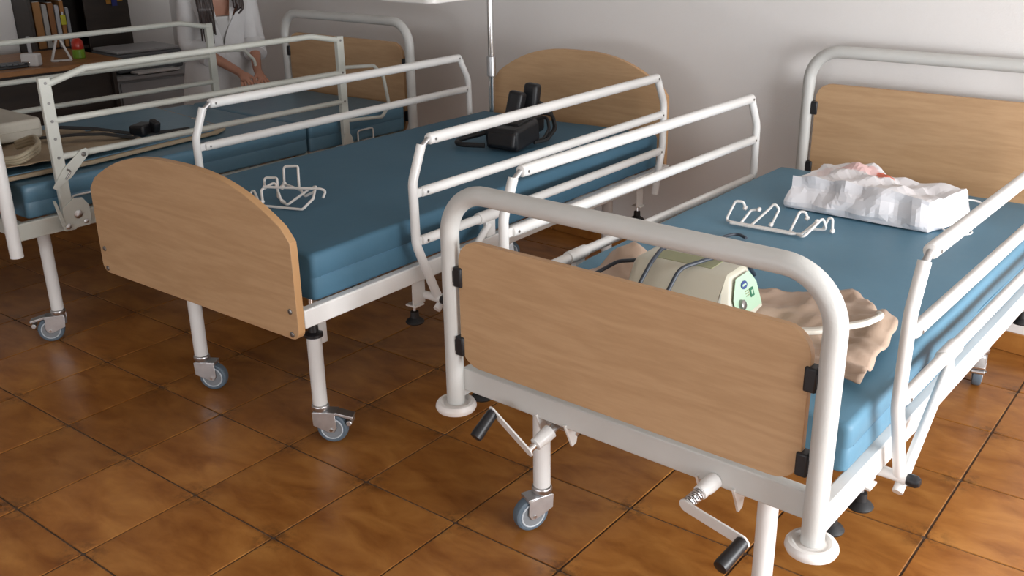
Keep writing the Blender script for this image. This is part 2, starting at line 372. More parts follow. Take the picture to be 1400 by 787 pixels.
def panel(parent, name, outline, v0, v1, mt, edge=None):
    m = MB(); m.prism(outline, lambda x, z: Vector((x, v0, z)), lambda x, z: Vector((x, v1, z)))
    o = obj(name, m, mt, parent, 0.0015, 30)
    if edge:
        o.data.materials.append(edge); n = len(outline)
        for p in o.data.polygons:
            if abs(p.normal.y) < 0.5: p.material_index = 1
    return o
def clip(parent, u, v, z, s):
    m = MB(); m.box((u, v, z), (0.026, 0.030, 0.052)); m.box((u+s*0.016, v+0.004, z), (0.018, 0.034, 0.036))
    return obj('board_clip', m, BLACKP, parent, 0.004)
def tube_rail(bed, side, zt, zm, zl, v0, v1, zframe0, zframe1, uo=0.53, pivot_dz=-0.205, foot_in=None):
    """the three-bar side rail with bent end posts; v0/v1 = widest extents of the end posts"""
    u = side*uo; r = 0.0142
    zp = zl+pivot_dz
    post = [(u, v0+0.044, zt-0.012), (u, v0, zt-0.115), (u, v0+0.002, zl-0.008), (u, v0+0.088, zp)]
    m = MB(); m.tube(fillet(post, 0.09, 6), r, 16)
    rail = obj('side_rail', m, WHITE, bed)
    h = MB(); h.tube(fillet([(u, v1-0.062, zt-0.002), (u, v1-0.004, zt-0.105), (u, v1, zl+0.02), (u, v1-0.05, zp+0.03)], 0.09, 6), r, 16); obj('end_post', h, WHITE, rail)
    def bar(z, a, b, rr, nm='rail_bar'):
        t = MB(); t.lathe([(rr*0.55, 0), (rr*0.9, 0.003), (rr, 0.008), (rr, b-a-0.008), (rr*0.9, b-a-0.003), (rr*0.55, b-a)], (u, a, z), (0, 1, 0), 18)
        o = obj(nm, t, WHITE, rail)
        for y in (a+0.018, b-0.018):
            s_ = MB(); s_.cyl((u+rr*0.80, y, z), (u+rr*1.10, y, z), 0.004, n=10); obj('rivet', s_, STEELD, rail)
        return o
    bar(zt, v0+0.072, v1-0.058, 0.0172); bar(zm, v0+0.030, v1-0.012, 0.0155); bar(zl, v0+0.022, v1-0.012, 0.0150)
    # swivel joints
    for y, z, q in ((v0+0.058, zt-0.004, 1), (v1-0.054, zt-0.002, -1)):
        j = MB(); j.tube([(u, y-q*0.018, z-0.018), (u, y+q*0.016, z+0.004)], 0.0085, 12); obj('swivel_joint', j, ZINC, rail)
    for y, z in ((v0+0.008, zm), (v0+0.008, zl), (v1-0.006, zm), (v1-0.006, zl)):
        j = MB(); j.box((u, y+(0.012 if y < 1 else -0.012), z), (0.012, 0.044, 0.026)); obj('bar_socket', j, WHITE, rail, 0.003)
    # clamp and diagonal brace
    yc = v0+0.335
    k = MB(); k.cyl((u, yc-0.045, zl), (u, yc+0.045, zl), 0.0195, n=18); k.box((u, yc+0.012, zl-0.040), (0.014, 0.046, 0.06)); obj('clamp', k, WHITE, rail, 0.002)
    b = MB(); b.tube([(u+side*0.004, yc+0.005, zl-0.03), (u+side*0.004, v0+0.075, zp-0.035)], 0.0125, 14); obj('brace', b, WHITE, rail)
    p = MB(); p.cyl((u-side*0.055, v0+0.085, zp), (u+side*0.018, v0+0.085, zp), 0.013, n=16); obj('pivot_pin', p, WHITE, rail)
    n_ = MB(); n_.lathe([(0.013, 0), (0.015, 0.004), (0.0145, 0.020), (0.010, 0.028), (0.004, 0.030)], (u+side*0.018, v0+0.085, zp), (side, 0, 0), 16); obj('pivot_knob', n_, BLACKP, rail)
    # brackets that hang from the bed frame, with screw feet
    for y, t in ((v0+0.045, 1), (v1-0.075, -1)):
        ub = side*(uo-0.052)
        g = MB(); g.prism([(y-0.016, zframe1-0.01), (y-0.018, zp-0.022), (y+0.030*t+0.006, zp-0.022), (y+0.034*t+0.004, zframe0+0.01)] if t > 0 else [(y-0.034, zframe0+0.01), (y-0.030, zp-0.022), (y+0.018, zp-0.022), (y+0.016, zframe1-0.01)],
            lambda a, z: Vector((ub-0.003, a, z)), lambda a, z: Vector((ub+0.003, a, z)))
        g.lo(ub-0.03, ub+0.012, y-0.02, y+0.022, zp-0.026, zp-0.020)
        br = obj('rail_bracket', g, WHITE, rail, 0.001)
        glide(bed, ub-side*0.012, y, zframe0+0.01, zp-0.085)
    return rail
def side_frames(bed, hw, zt, zb, v0, v1, mt, crossbars):
    for s in (-1, 1):
        obj('side_frame_bar', MB().lo(min(s*hw, s*(hw-0.03)), max(s*hw, s*(hw-0.03)), v0, v1, zb, zt), mt, bed, 0.004)
    for y0, y1, a, b in crossbars:
        obj('crossbar', MB().lo(-hw+0.03, hw-0.03, y0, y1, a, b), mt, bed, 0.003)
def slats(bed, hw, z, v0, v1, n, mt):
    for i in range(n):
        y = v0+(v1-v0)*i/(n-1)
        obj('slat', MB().lo(-hw+0.02, hw-0.02, y-0.03, y+0.03, z-0.012, z), mt, bed, 0.003)
def mattress(name, rings, hw, mt, label, bed, nv=18, seam=0.5, notch=0.0022, wob=0.004):
    """rings: list of (v, zbottom, ztop); rounded section with a seam groove half way up the sides"""
    m = MB(); R = []
    vs = [r[0] for r in rings]
    def at(v):
        for i in range(len(rings)-1):
            if v <= rings[i+1][0]:
                f = (v-rings[i][0])/(rings[i+1][0]-rings[i][0]); f = f*f*(3-2*f)
                return [rings[i][k]+(rings[i+1][k]-rings[i][k])*f for k in (1, 2)]
        return rings[-1][1:]
    va, vb = vs[0], vs[-1]; L = vb-va
    st = [(0, 0.016), (0.002, 0.009), (0.007, 0.003), (0.016, 0.0)]
    stations = [(va+d, i) for d, i in st] + [(va+0.026+(L-0.052)*k/(nv*2), 0) for k in range(1, nv*2)] + [(vb-d, i) for d, i in reversed(st)]
    for v, ins in stations:
        zb, zt = at(v); zm = zb+(zt-zb)*seam; r = 0.015; h = hw-ins; zb += ins*0.5; zt -= ins*0.7
        right = [(h-r, zb), (h-r*0.3, zb+r*0.3), (h, zb+r), (h, zm-0.004), (h-notch, zm), (h+0.001, zm+0.004), (h+0.001, zt-r), (h-r*0.08, zt-r*0.55), (h-r*0.3, zt-r*0.25), (h-r*0.62, zt-r*0.05), (h-r, zt)]
        top = [(h*(1-2*k/15), zt) for k in range(1, 15)]
        ring = right + top + [(-a, b) for a, b in reversed(right)]
        pts = []
        for a, b in ring:
            w = noise.noise(Vector((a*3.1+hw*9, v*2.7, b*5))) * wob * (1.6 if b > zm else 0.7)
            w2 = noise.noise(Vector((a*9+3, v*8, b*9))) * wob * 0.35
            pts.append(Vector((a+(w if abs(a) > h*0.9 else 0), v, b+((w+w2) if b > zm+0.01 else 0))))
        R.append(pts)
    m.loft(R)
    o = obj(name, m, mt, None, 0, 60); o.location = bed.location; o.rotation_euler = bed.rotation_euler
    tag(o, label, 'mattress')
    s_ = MB(); path = []
    for sgn in (1, -1):
        rng = [va+0.03+(L-0.06)*k/10 for k in range(11)]
        if sgn < 0: rng = rng[::-1]
        for v in rng:
            zb, zt = at(v); path.append((sgn*(hw-0.0015), v, zb+(zt-zb)*seam))
        v = vb-0.001 if sgn > 0 else va+0.001; zb, zt = at(v)
        for k in range(1, 8): path.append((sgn*(hw-0.03)*(1-2*k/8), v, zb+(zt-zb)*seam))
    s_.tube(path, 0.0018, 6, closed=True); obj('seam_piping', s_, SEAM, o)
    return o
def bedthing(label, x, y, yaw): return thing('hospital_bed', label, 'bed', (x, y, 0), yaw, 'hospital beds in the room')

# ================================================================== bed by the right edge (tubular ends, cranks)
BR = bedthing('hospital bed nearest the camera with beech footboard inside a tubular frame and two hand cranks', -1.220, -2.138, radians(4.093))
W_ = 0.979
ff = u_frame(BR, 0, W_, 0.367, 0.953, 'foot_frame_tube', True, GREYWHITE)
hf = u_frame(BR, 2.056, W_, 0.30, 1.057, 'head_frame_tube', False, GREYWHITE)
panel(BR, 'footboard', round_rect(-0.455, 0.452, 0.503, 0.836, 0.058), -0.010, 0.008, BEECH, BEECHEDGE)
panel(BR, 'headboard', round_rect(-0.455, 0.455, 0.50, 0.935, 0.060), 2.047, 2.065, BEECH, BEECHEDGE)
for s in (-1, 1):
    for z in (0.737, 0.552): clip(BR, s*0.456, -0.002, z, s)
    for z in (0.838, 0.60): clip(BR, s*0.456, 2.056, z, s)
obj('crossbar', MB().lo(-0.475, 0.475, 0.012, 0.040, 0.415, 0.478), GREYWHITE, BR, 0.003)
side_frames(BR, 0.505, 0.457, 0.392, 0.0, 2.056, WHITE, [(2.02, 2.05, 0.40, 0.457), (1.0, 1.03, 0.40, 0.45)])
slats(BR, 0.47, 0.457, 0.2, 1.85, 10, WHITE)
for u, a, br in ((-0.315, -1.95, False), (0.330, -1.2, False)):
    leg(BR, u, 0.140, 0.125, 0.44); caster(BR, u, 0.140, 0.127, a, br)
for u, a, br in ((-0.33, 1.0, True), (0.345, -1.35, True)):
    leg(BR, u, 1.79, 0.125, 0.44); caster(BR, u, 1.79, 0.127, a, br)
glide(BR, -0.46, 0.07, 0.42, 0.372); glide(BR, 0.470, 0.150, 0.40, 0.318)
tube_rail(BR, 1, 0.917, 0.752, 0.598, 0.262, 1.735, 0.392, 0.457, uo=0.54, pivot_dz=-0.215)
tube_rail(BR, -1, 0.920, 0.760, 0.612, 0.262, 1.735, 0.392, 0.457, uo=0.54, pivot_dz=-0.225)
def crank(bed, u, v, z, elbow, grip, gdir, spring):
    """bracket under the crossbar, universal joint, spring collar, flat arm and a loose black grip"""
    o = Vector((u, v, z)); d = (Vector(elbow)-o).normalized()
    b = MB()
    for s in (-1, 1): b.prism([(-0.030, 0.0), (0.034, 0.0), (0.018, -0.052), (0.002, -0.056)], lambda a, h: Vector((u+s*0.044-0.003, v+a, h*1.25+0.425)), lambda a, h: Vector((u+s*0.044+0.003, v+a, h*1.25+0.425)))
    b.lo(u-0.047, u+0.047, v-0.012, v+0.016, 0.409, 0.4148)
    c = obj('hand_crank', b, WHITE, bed)
    j = MB(); j.cyl(o+Vector((-0.046, 0.02, -0.012)), o+Vector((0.05, 0.02, -0.012)), 0.008, n=12); j.tube([o+Vector((0, 0.06, 0.0)), o, o+d*0.03], 0.0115, 14); obj('universal_joint', j, ZINC, c)
    k = MB(); k.lathe([(0.012, 0.018), (0.0185, 0.022), (0.0185, 0.05), (0.016, 0.062), (0.0165, 0.066), (0.0165, 0.074), (0.011, 0.076)], o, d, 20); obj('collar', k, WHITE, c)
    e = Vector(elbow); g = Vector(grip)
    if spring:
        x = d.cross(Vector((0, 0, 1))).normalized(); y = d.cross(x); L = (e-o).length
        pts = [o+d*(0.07+(L-0.075)*t/60)+(x*cos(t*2*pi*8/60)+y*sin(t*2*pi*8/60))*0.0125 for t in range(61)]
        sp = MB(); sp.tube(pts, 0.0022, 6); obj('spring', sp, ZINC, c)
    sh = MB(); sh.cyl(o+d*0.06, e, 0.0085, n=12); obj('shaft', sh, CHROME, c)
    # flat arm from elbow to grip
    t = (g-e); L = t.length; t.normalize(); nrm = d - t*d.dot(t); nrm.normalize(); w = nrm.cross(t)
    ol = [(cos(a)*0.0155, sin(a)*0.0155) for a in [radians(90+180*q/8) for q in range(9)]] + [(L+cos(a)*0.0155, sin(a)*0.0155) for a in [radians(-90+180*q/8) for q in range(9)]]
    m = MB(); m.prism(ol, lambda a, h: e+t*a+w*h-nrm*0.002, lambda a, h: e+t*a+w*h+nrm*0.0025); obj('crank_arm', m, WHITE, c, 0.001)
    gd = Vector(gdir).normalized()
    q = MB(); q.lathe([(0.010, 0.000), (0.0145, 0.004), (0.0150, 0.040), (0.0160, 0.070), (0.0150, 0.078), (0.008, 0.080)], g, gd, 18); obj('crank_grip', q, BLACKP, c)
    return c
crank(BR, -0.185, 0.035, 0.398, (-0.202, -0.055, 0.362), (-0.316, -0.050, 0.428), (-0.05, -0.80, -0.58), False)
crank(BR, 0.262, 0.035, 0.432, (0.245, -0.085, 0.408), (0.397, -0.120, 0.406), (-0.12, -0.92, -0.30), True)
mattress('mattress', [(0.150, 0.459, 0.578), (0.33, 0.459, 0.590), (0.62, 0.459, 0.622), (1.2, 0.459, 0.632), (1.86, 0.459, 0.640)], 0.488, VINYL, 'blue vinyl mattress on the bed nearest the camera, under the white paper bag', BR)

# ================================================================== middle bed (arched boards)
BM = bedthing('middle hospital bed with arched beech footboard and headboard and white tubular side rails', -2.630, -2.401, radians(5.948))
def arch(hw, zb, zs, za, r=0.03):
    pts = []
    for cx, cz, a0 in ((hw-r, zb+r, -90),):
        pts += [(cx+r*cos(radians(a0+90*k/5)), cz+r*sin(radians(a0+90*k/5))) for k in range(6)]
    rs = 0.06; n = 28; A = []
    for k in range(n+1):
        t = -1+2*k/n; x = -t*hw; z = zs+(za-zs)*(cos(abs(t)**1.35*pi/2)**0.9)
        A.append((x, z))
    # soften the shoulder
    A = A[1:-1]; pts += [(hw, zs-0.035), (hw-0.002, zs-0.012)] + A + [(-hw+0.002, zs-0.012), (-hw, zs-0.035)]
    pts += [(-hw+r+r*cos(radians(180+90*k/5)), zb+r+r*sin(radians(180+90*k/5))) for k in range(6)]
    return pts
fb = panel(BM, 'footboard', arch(0.490, 0.478, 0.775, 0.912), 0.0, 0.024, BEECH, BEECHEDGE)
hb = panel(BM, 'headboard', arch(0.462, 0.490, 0.855, 1.003), 2.040, 2.062, BEECH, BEECHEDGE)
for u in (-0.462, 0.462):
    for z in (0.493, 0.561):
        obj('screw_cap', MB().lathe([(0.0085, 0), (0.0085, 0.002), (0.005, 0.004)], (u, 0.0, z), (0, -1, 0), 14), STEELD, fb)
side_frames(BM, 0.490, 0.561, 0.506, 0.026, 2.036, WHITE, [(0.03, 0.06, 0.506, 0.556), (2.0, 2.03, 0.506, 0.556), (1.0, 1.03, 0.506, 0.55)])
slats(BM, 0.46, 0.558, 0.15, 1.9, 11, WHITE)
for u in (-0.337, 0.283):
    leg(BM, u, 0.22, 0.130, 0.365, 0.0235); caster(BM, u, 0.22, 0.132, 0.55, u > 0)
    obj('leg_collar', MB().lathe([(0.022, 0.362), (0.029, 0.364), (0.029, 0.374), (0.016, 0.380), (0.015, 0.402), (0.008, 0.404)], (u, 0.22, 0), n=22), BLACKP, BM)
    obj('leg_rod', MB().cyl((u, 0.22, 0.38), (u, 0.22, 0.508), 0.0075, n=12), CHROME, BM)
    obj('leg_upright', MB().lo(u-0.030, u+0.006, 0.236, 0.270, 0.33, 0.508), WHITE, BM, 0.003)
    obj('crossbar', MB().lo(-0.46, 0.46, 0.25, 0.28, 0.510, 0.548), WHITE, BM, 0.003) if u > 0 else None
for u in (-0.32, 0.27):
    leg(BM, u, 1.90, 0.130, 0.506, 0.0235); caster(BM, u, 1.90, 0.132, 0.9, False)
tube_rail(BM, 1, 0.955, 0.804, 0.656, 0.434, 1.897, 0.506, 0.561)
tube_rail(BM, -1, 0.950, 0.802, 0.656, 0.440, 1.935, 0.506, 0.561)
# chrome lifting pole in the head corner with a white tray
pm = MB(); pm.cyl((-0.432, 1.985, 0.46), (-0.432, 1.985, 1.80), 0.0145, n=18); pole = obj('lifting_pole', pm, CHROME, BM)
obj('pole_collar', MB().lathe([(0.018, 0.86), (0.021, 0.863), (0.021, 0.95), (0.018, 0.953)], (-0.432, 1.985, 0), n=18), ZINC, pole)
tr = MB(); ol = round_rect(-0.80, -0.47, 1.64, 2.03, 0.05)
tr.prism(ol, lambda a, b: Vector((a, b, 1.206)), lambda a, b: Vector((a, b, 1.226))); obj('tray', tr, PLASTICW, pole, 0.004)
obj('tray_arm', MB().lo(-0.53, -0.435, 1.965, 2.0, 1.226, 1.246), WHITE, pole, 0.003)
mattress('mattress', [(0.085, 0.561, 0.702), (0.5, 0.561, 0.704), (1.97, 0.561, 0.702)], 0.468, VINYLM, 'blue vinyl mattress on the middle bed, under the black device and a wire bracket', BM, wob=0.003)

# ================================================================== far bed on the left (flat-post rails)
BL = bedthing('far left hospital bed with perforated flat-post side rails and tubular head frame', -4.176, -2.566, radians(4.40))
u_frame(BL, 0, W_, 0.412, 1.0, 'foot_frame_tube', False, WHITE)
u_frame(BL, 2.066, W_, 0.30, 1.066, 'head_frame_tube', False, GREYWHITE)
panel(BL, 'footboard', round_rect(-0.455, 0.455, 0.56, 0.89, 0.058), -0.010, 0.008, BEECH, BEECHEDGE)
panel(BL, 'headboard', round_rect(-0.448, 0.448, 0.50, 0.965, 0.075), 2.057, 2.075, BEECH, BEECHEDGE)
for s in (-1, 1):
    for z in (0.862, 0.598): clip(BL, s*0.456, 2.066, z, s)
    for z in (0.80, 0.62): clip(BL, s*0.456, -0.002, z, s)
side_frames(BL, 0.492, 0.531, 0.466, 0.02, 2.05, OLDWHITE, [(0.03, 0.06, 0.466, 0.526), (2.0, 2.03, 0.47, 0.526), (1.0, 1.03, 0.47, 0.52)])
slats(BL, 0.46, 0.530, 0.2, 1.9, 11, OLDWHITE)
for u, a in ((-0.36, -2.2), (0.385, -2.2)):
    leg(BL, u, 0.155, 0.130, 0.47, 0.0235); caster(BL, u, 0.155, 0.132, a, True)
for u, a in ((-0.36, 1.0), (0.36, 1.0)):
    leg(BL, u, 1.80, 0.130, 0.47, 0.0235); caster(BL, u, 1.80, 0.132, a, False)
def flat_rail(side):
    u = side*0.512; t = 0.011
    m = MB(); m.lo(u-t, u+t, 0.182, 0.226, 0.47, 1.042)
    R = obj('side_rail', m, OLDWHITE, BL, 0.004)
    h = MB(); h.lo(u-t, u-t+0.004, 1.574, 1.612, 0.53, 1.048).lo(u+t-0.004, u+t, 1.574, 1.612, 0.53, 1.048).lo(u-t+0.004, u+t-0.004, 1.574, 1.578, 0.53, 1.03); obj('end_post', h, OLDWHITE, R, 0.001)
    tb = MB(); tb.tube(fillet([(u, 0.215, 1.016), (u, 0.365, 1.056), (u, 1.43, 1.062), (u, 1.595, 1.030)], 0.05, 5), 0.0125, 14); obj('rail_bar', tb, OLDWHITE, R)
    for z in (0.884, 0.750):
        b = MB(); b.cyl((u, 0.215, z), (u, 1.590, z-0.002), 0.0120, n=14); obj('rail_bar', b, OLDWHITE, R)
    for y, zs in ((0.204, (1.022, 0.884, 0.750, 0.69, 0.82, 0.95)), (1.593, (1.03, 0.884, 0.75))):
        for z in zs:
            c = MB(); c.cyl((u+side*t, y, z), (u+side*(t+0.0025), y, z), 0.0055, n=10); obj('rivet', c, STEELD, R)
    # locking lever and pivot plate
    uo = u+side*(t+0.004)
    e0, e1 = Vector((0.300, 0.752)), Vector((0.170, 0.645)); d = (e1-e0).normalized(); w = Vector((-d.y, d.x))
    ol = [e0-d*0.018-w*0.008, e0-d*0.018+w*0.008, e0+w*0.017, e0+d*0.10+w*0.022, e1-d*0.01+w*0.012, e1+w*0.03, e1+d*0.008-w*0.006, e0+d*0.10-w*0.022, e0-w*0.017]
    l = MB(); l.prism([(p.x, p.y) for p in ol], lambda a, z: Vector((uo-0.003, a, z)), lambda a, z: Vector((uo+0.003, a, z))); lv = obj('locking_lever', l, OLDWHITE, R, 0.001)
    obj('lever_bolt', MB().lathe([(0.009, 0), (0.009, 0.003), (0.005, 0.006)], (uo+side*0.003, 0.296, 0.748), (side, 0, 0), 12), STEELD, lv)
    sl = MB(); sl.tube(fillet([(uo+side*0.004, 0.222, 0.705), (uo+side*0.004, 0.238, 0.695), (uo+side*0.004, 0.212, 0.668)], 0.008, 4), 0.0035, 8); obj('latch_slot', sl, STEELD, lv)
    pp = MB(); ol = [(0.165, 0.475), (0.275, 0.475), (0.290, 0.52), (0.282, 0.575), (0.250, 0.592), (0.226, 0.585), (0.226, 0.48)]
    pp.prism([(0.175, 0.478), (0.275, 0.478), (0.287, 0.515), (0.284, 0.555), (0.262, 0.588), (0.230, 0.592), (0.180, 0.56)], lambda a, z: Vector((uo-0.003, a, z)), lambda a, z: Vector((uo+0.002, a, z))); pl = obj('pivot_plate', pp, OLDWHITE, R, 0.001)
    for y, z, r in ((0.236, 0.528, 0.016), (0.262, 0.495, 0.009), (0.192, 0.490, 0.011)):
        obj('pivot_bolt', MB().lathe([(r, 0), (r, 0.003), (r*0.6, 0.007), (r*0.2, 0.008)], (uo+side*0.002, y, z), (side, 0, 0), 16), ZINC, pl)
    fl = MB(); fl.prism([(0.150, 0.60), (0.160, 0.595), (0.182, 0.50), (0.170, 0.492)], lambda a, z: Vector((uo-0.002, a, z)), lambda a, z: Vector((uo+0.006, a, z))); obj('release_tab', fl, OLDWHITE, R, 0.001)
    br = MB(); br.prism([(1.56, 0.47), (1.64, 0.47), (1.62, 0.575), (1.605, 0.60), (1.575, 0.60), (1.562, 0.575)], lambda a, z: Vector((uo-0.003, a, z)), lambda a, z: Vector((uo+0.002, a, z))); obj('pivot_plate', br, OLDWHITE, R, 0.001)
    lp = MB(); lp.tube(fillet([(u, 1.595, 0.905), (u, 1.80, 0.890), (u, 1.858, 0.830), (u, 1.885, 0.690), (u, 1.835, 0.638), (u, 1.60, 0.656)], 0.03, 5), 0.0085, 12); obj('grip_loop', lp, OLDWHITE, R)
    return R
flat_rail(1); flat_rail(-1)
for s in (-1, 1):
    for v in (0.295, 1.745):
        rt = MB(); rt.tube(fillet([(s*0.482, v-0.05, 0.53), (s*0.482, v-0.05, 0.588), (s*0.482, v+0.05, 0.588), (s*0.482, v+0.05, 0.53)], 0.012, 4), 0.004, 8); obj('mattress_retainer', rt, WHITE, BL)
mattress('mattress', [(0.075, 0.532, 0.660), (1.398, 0.532, 0.664)], 0.470, VINYLL, 'long foot-side section of the blue mattress on the far left bed, under the thin board', BL, wob=0.003)
mattress('mattress', [(1.410, 0.532, 0.664), (2.03, 0.532, 0.664)], 0.470, VINYLL, 'short head-side section of the blue mattress on the far left bed, before its headboard', BL, wob=0.003)

# ------------------------------------------------------------------ placing helpers for loose things
def bw(bed, u, v, z):
    a = bed.rotation_euler.z
    return Vector((bed.location.x + u*cos(a) - v*sin(a), bed.location.y + u*sin(a) + v*cos(a), z))
def onbed(name, label, cat, bed, u, v, z, rz=0, group=None): return thing(name, label, cat, bw(bed, u, v, z), bed.rotation_euler.z+rz, group)
def settle(o, bed, u, v, z, rz=0): o.location = bw(bed, u, v, z); o.rotation_euler = (0, 0, bed.rotation_euler.z+rz); return o
def cloth(name, outline_fn, nu, nv, hfun, mt, th=0.003):
    """grid cloth: outline_fn(s,t)->(x,y) , hfun(x,y,s,t)->z"""
    m = MB(); vs = []
    for j in range(nv+1):
        for i in range(nu+1):
            s, t = i/nu, j/nv; x, y = outline_fn(s, t); vs.append(Vector((x, y, hfun(x, y, s, t))))
    fs = [(j*(nu+1)+i, j*(nu+1)+i+1, (j+1)*(nu+1)+i+1, (j+1)*(nu+1)+i) for j in range(nv) for i in range(nu)]
    m.add(vs, fs); o = obj(name, m, mt, None, 0, 70)
    so = o.modifiers.new('thickness', 'SOLIDIFY'); so.thickness = th; so.offset = 1
    return o
def bil(c):
    A, B, C, D = [Vector(p) for p in c]
    def f(s, t):
        p = (A*(1-s)+B*s)*(1-t)+(D*(1-s)+C*s)*t
        n = noise.noise(Vector((s*4, t*4, 3.3)))*0.02*(1 if (s in (0, 1) or t in (0, 1)) else 0.3)
        return p.x+n, p.y+n*0.7
    return f
def fold(x, y, amp, sc, seed):
    v = Vector((x*sc, y*sc, seed)); n = noise.noise(v); r = 1-abs(noise.noise(v*1.9+Vector((5, 1, 2))))*2
    return amp*(0.55+0.45*n)*max(0.15, 0.5+0.5*r)

# ================================================================== on the near bed
def bag():
    root_loc = bw(BR, 0.03, 1.46, 0.637)
    A = [(-0.262, -0.105), (0.205, -0.108), (0.262, 0.085), (-0.235, 0.120)]
    nx, ny, nz = 34, 14, 9
    rnd = random.Random(11)
    folds = [(Vector((rnd.uniform(-1, 1), rnd.uniform(-0.8, 0.8), rnd.uniform(-1, 1))).normalized(), f_, rnd.random(), a_) for f_, a_ in ((3.4, 0.022), (5.2, 0.022), (7.3, 0.018), (9.8, 0.014), (13.0, 0.009), (17.0, 0.006))]
    def P(s, t, h):
        x0, y0 = A[0]; a = Vector(A[0]); b = Vector(A[1]); c = Vector(A[2]); d = Vector(A[3])
        p = (a*(1-s)+b*s)*(1-t)+(d*(1-s)+c*s)*t
        top = 0.112+0.030*math.exp(-((s-0.32)/0.22)**2)*(0.4+0.6*t)-0.018*max(0, s-0.75)*4*(1-t)
        z = h*top
        cx = 0.5-abs(s-0.5); 
        if h > 0.02:
            pinch = (h**1.4)*0.028
            p = p*(1-pinch*1.2)
        # crumple: ridged facets
        q = Vector((p.x*9, p.y*9, z*11)); cell = noise.cell_vector(q*0.9)
        r = noise.noise(q*0.8)*1.3; r2 = noise.cell(q*2.3)-0.5
        edge = min(1, h*4)
        disp = -r*0.008
        for dv, fq, ph, am in folds:
            disp -= am*(abs(((dv.dot(Vector((p.x, p.y, z)))*fq+ph) % 1.0)-0.5)*2-0.5)
        disp *= edge
        dirv = Vector((p.x*0.6, p.y*2.2, (z-0.05)*3.0)); dirv.normalize()
        w = Vector((p.x, p.y, z))+dirv*disp
        return Vector((w.x, w.y, max(0.001, w.z)))
    m = MB()
    def sheet(fn, a, b):
        vs = [fn(i/a, j/b) for j in range(b+1) for i in range(a+1)]
        m.add(vs, [(j*(a+1)+i, j*(a+1)+i+1, (j+1)*(a+1)+i+1, (j+1)*(a+1)+i) for j in range(b) for i in range(a)])
    sheet(lambda s, t: P(s, t, 1), nx, ny); sheet(lambda s, t: P(s, t, 0), nx, ny)
    sheet(lambda s, h: P(s, 0, h), nx, nz); sheet(lambda s, h: P(s, 1, h), nx, nz)
    sheet(lambda t, h: P(0, t, h), ny, nz); sheet(lambda t, h: P(1, t, h), ny, nz)
    me = bpy.data.meshes.new('paper_bag'); me.from_pydata(m.v, [], m.f)
    bm = bmesh.new(); bm.from_mesh(me); bmesh.ops.remove_doubles(bm, verts=bm.verts, dist=0.0004)
    bmesh.ops.triangulate(bm, faces=bm.faces); bmesh.ops.recalc_face_normals(bm, faces=bm.faces); bm.to_mesh(me); bm.free()
    pm_ = mat('white_glossy_paper', (0.80, 0.78, 0.80), 0.38)
    tc = nd(pm_, 'ShaderNodeTexCoord'); prev = None
    cur = None
    for cx, cy, rx, ry, strength, col in ((0.005, 0.045, 0.034, 0.026, 1.0, (0.75, 0.10, 0.02)), (-0.085, 0.050, 0.080, 0.034, 0.45, (0.80, 0.25, 0.20)), (-0.19, 0.02, 0.03, 0.03, 0.2, (0.8, 0.3, 0.2))):
        mp = nd(pm_, 'ShaderNodeMapping'); mp.vector_type = 'POINT'; mp.inputs['Location'].default_value = (-cx/rx, -cy/ry, -0.125/0.06); mp.inputs['Scale'].default_value = (1/rx, 1/ry, 1/0.06)
        lk(pm_, tc.outputs['Object'], mp.inputs['Vector'])
        ln = nd(pm_, 'ShaderNodeVectorMath', operation='LENGTH'); lk(pm_, mp.outputs[0], ln.inputs[0])
        nz_ = nd(pm_, 'ShaderNodeTexNoise', Scale=45, Detail=2); lk(pm_, tc.outputs['Object'], nz_.inputs['Vector'])
        ad = nd(pm_, 'ShaderNodeMath', operation='ADD'); lk(pm_, ln.outputs['Value'], ad.inputs[0]); lk(pm_, nz_.outputs['Fac'], ad.inputs[1])
        mr = nd(pm_, 'ShaderNodeMapRange'); mr.inputs['From Min'].default_value = 1.55; mr.inputs['From Max'].default_value = 1.35; mr.inputs['To Max'].default_value = strength; lk(pm_, ad.outputs[0], mr.inputs['Value'])
        mx = nd(pm_, 'ShaderNodeMixRGB'); mx.inputs[1].default_value = (0.80, 0.78, 0.80, 1); mx.inputs[2].default_value = (*col, 1)
        if cur: lk(pm_, cur, mx.inputs[1])
        lk(pm_, mr.outputs[0], mx.inputs[0]); cur = mx.outputs[0]
    lk(pm_, cur, bsdf(pm_).inputs['Base Color'])
    o = link('paper_bag', me, pm_); o.location = root_loc; o.rotation_euler = (0, 0, BR.rotation_euler.z)
    me.polygons.foreach_set('use_smooth', [True]*len(me.polygons)); me.set_sharp_from_angle(angle=radians(7))
    tag(o, 'crumpled white paper carrier bag with orange print lying near the headboard of the nearest bed', 'bag')
    for pts in ([(0.245, 0.06, 0.075), (0.285, 0.085, 0.072), (0.315, 0.070, 0.062), (0.318, 0.045, 0.060)], [(0.215, -0.055, 0.012), (0.262, -0.085, 0.006), (0.312, -0.075, 0.006), (0.318, -0.040, 0.006), (0.290, -0.015, 0.010), (0.225, -0.015, 0.02)]):
        t = MB(); t.tube(fillet(pts, 0.025, 5), 0.003, 8); obj('cord_handle', t, PLASTICW, o)
bag()

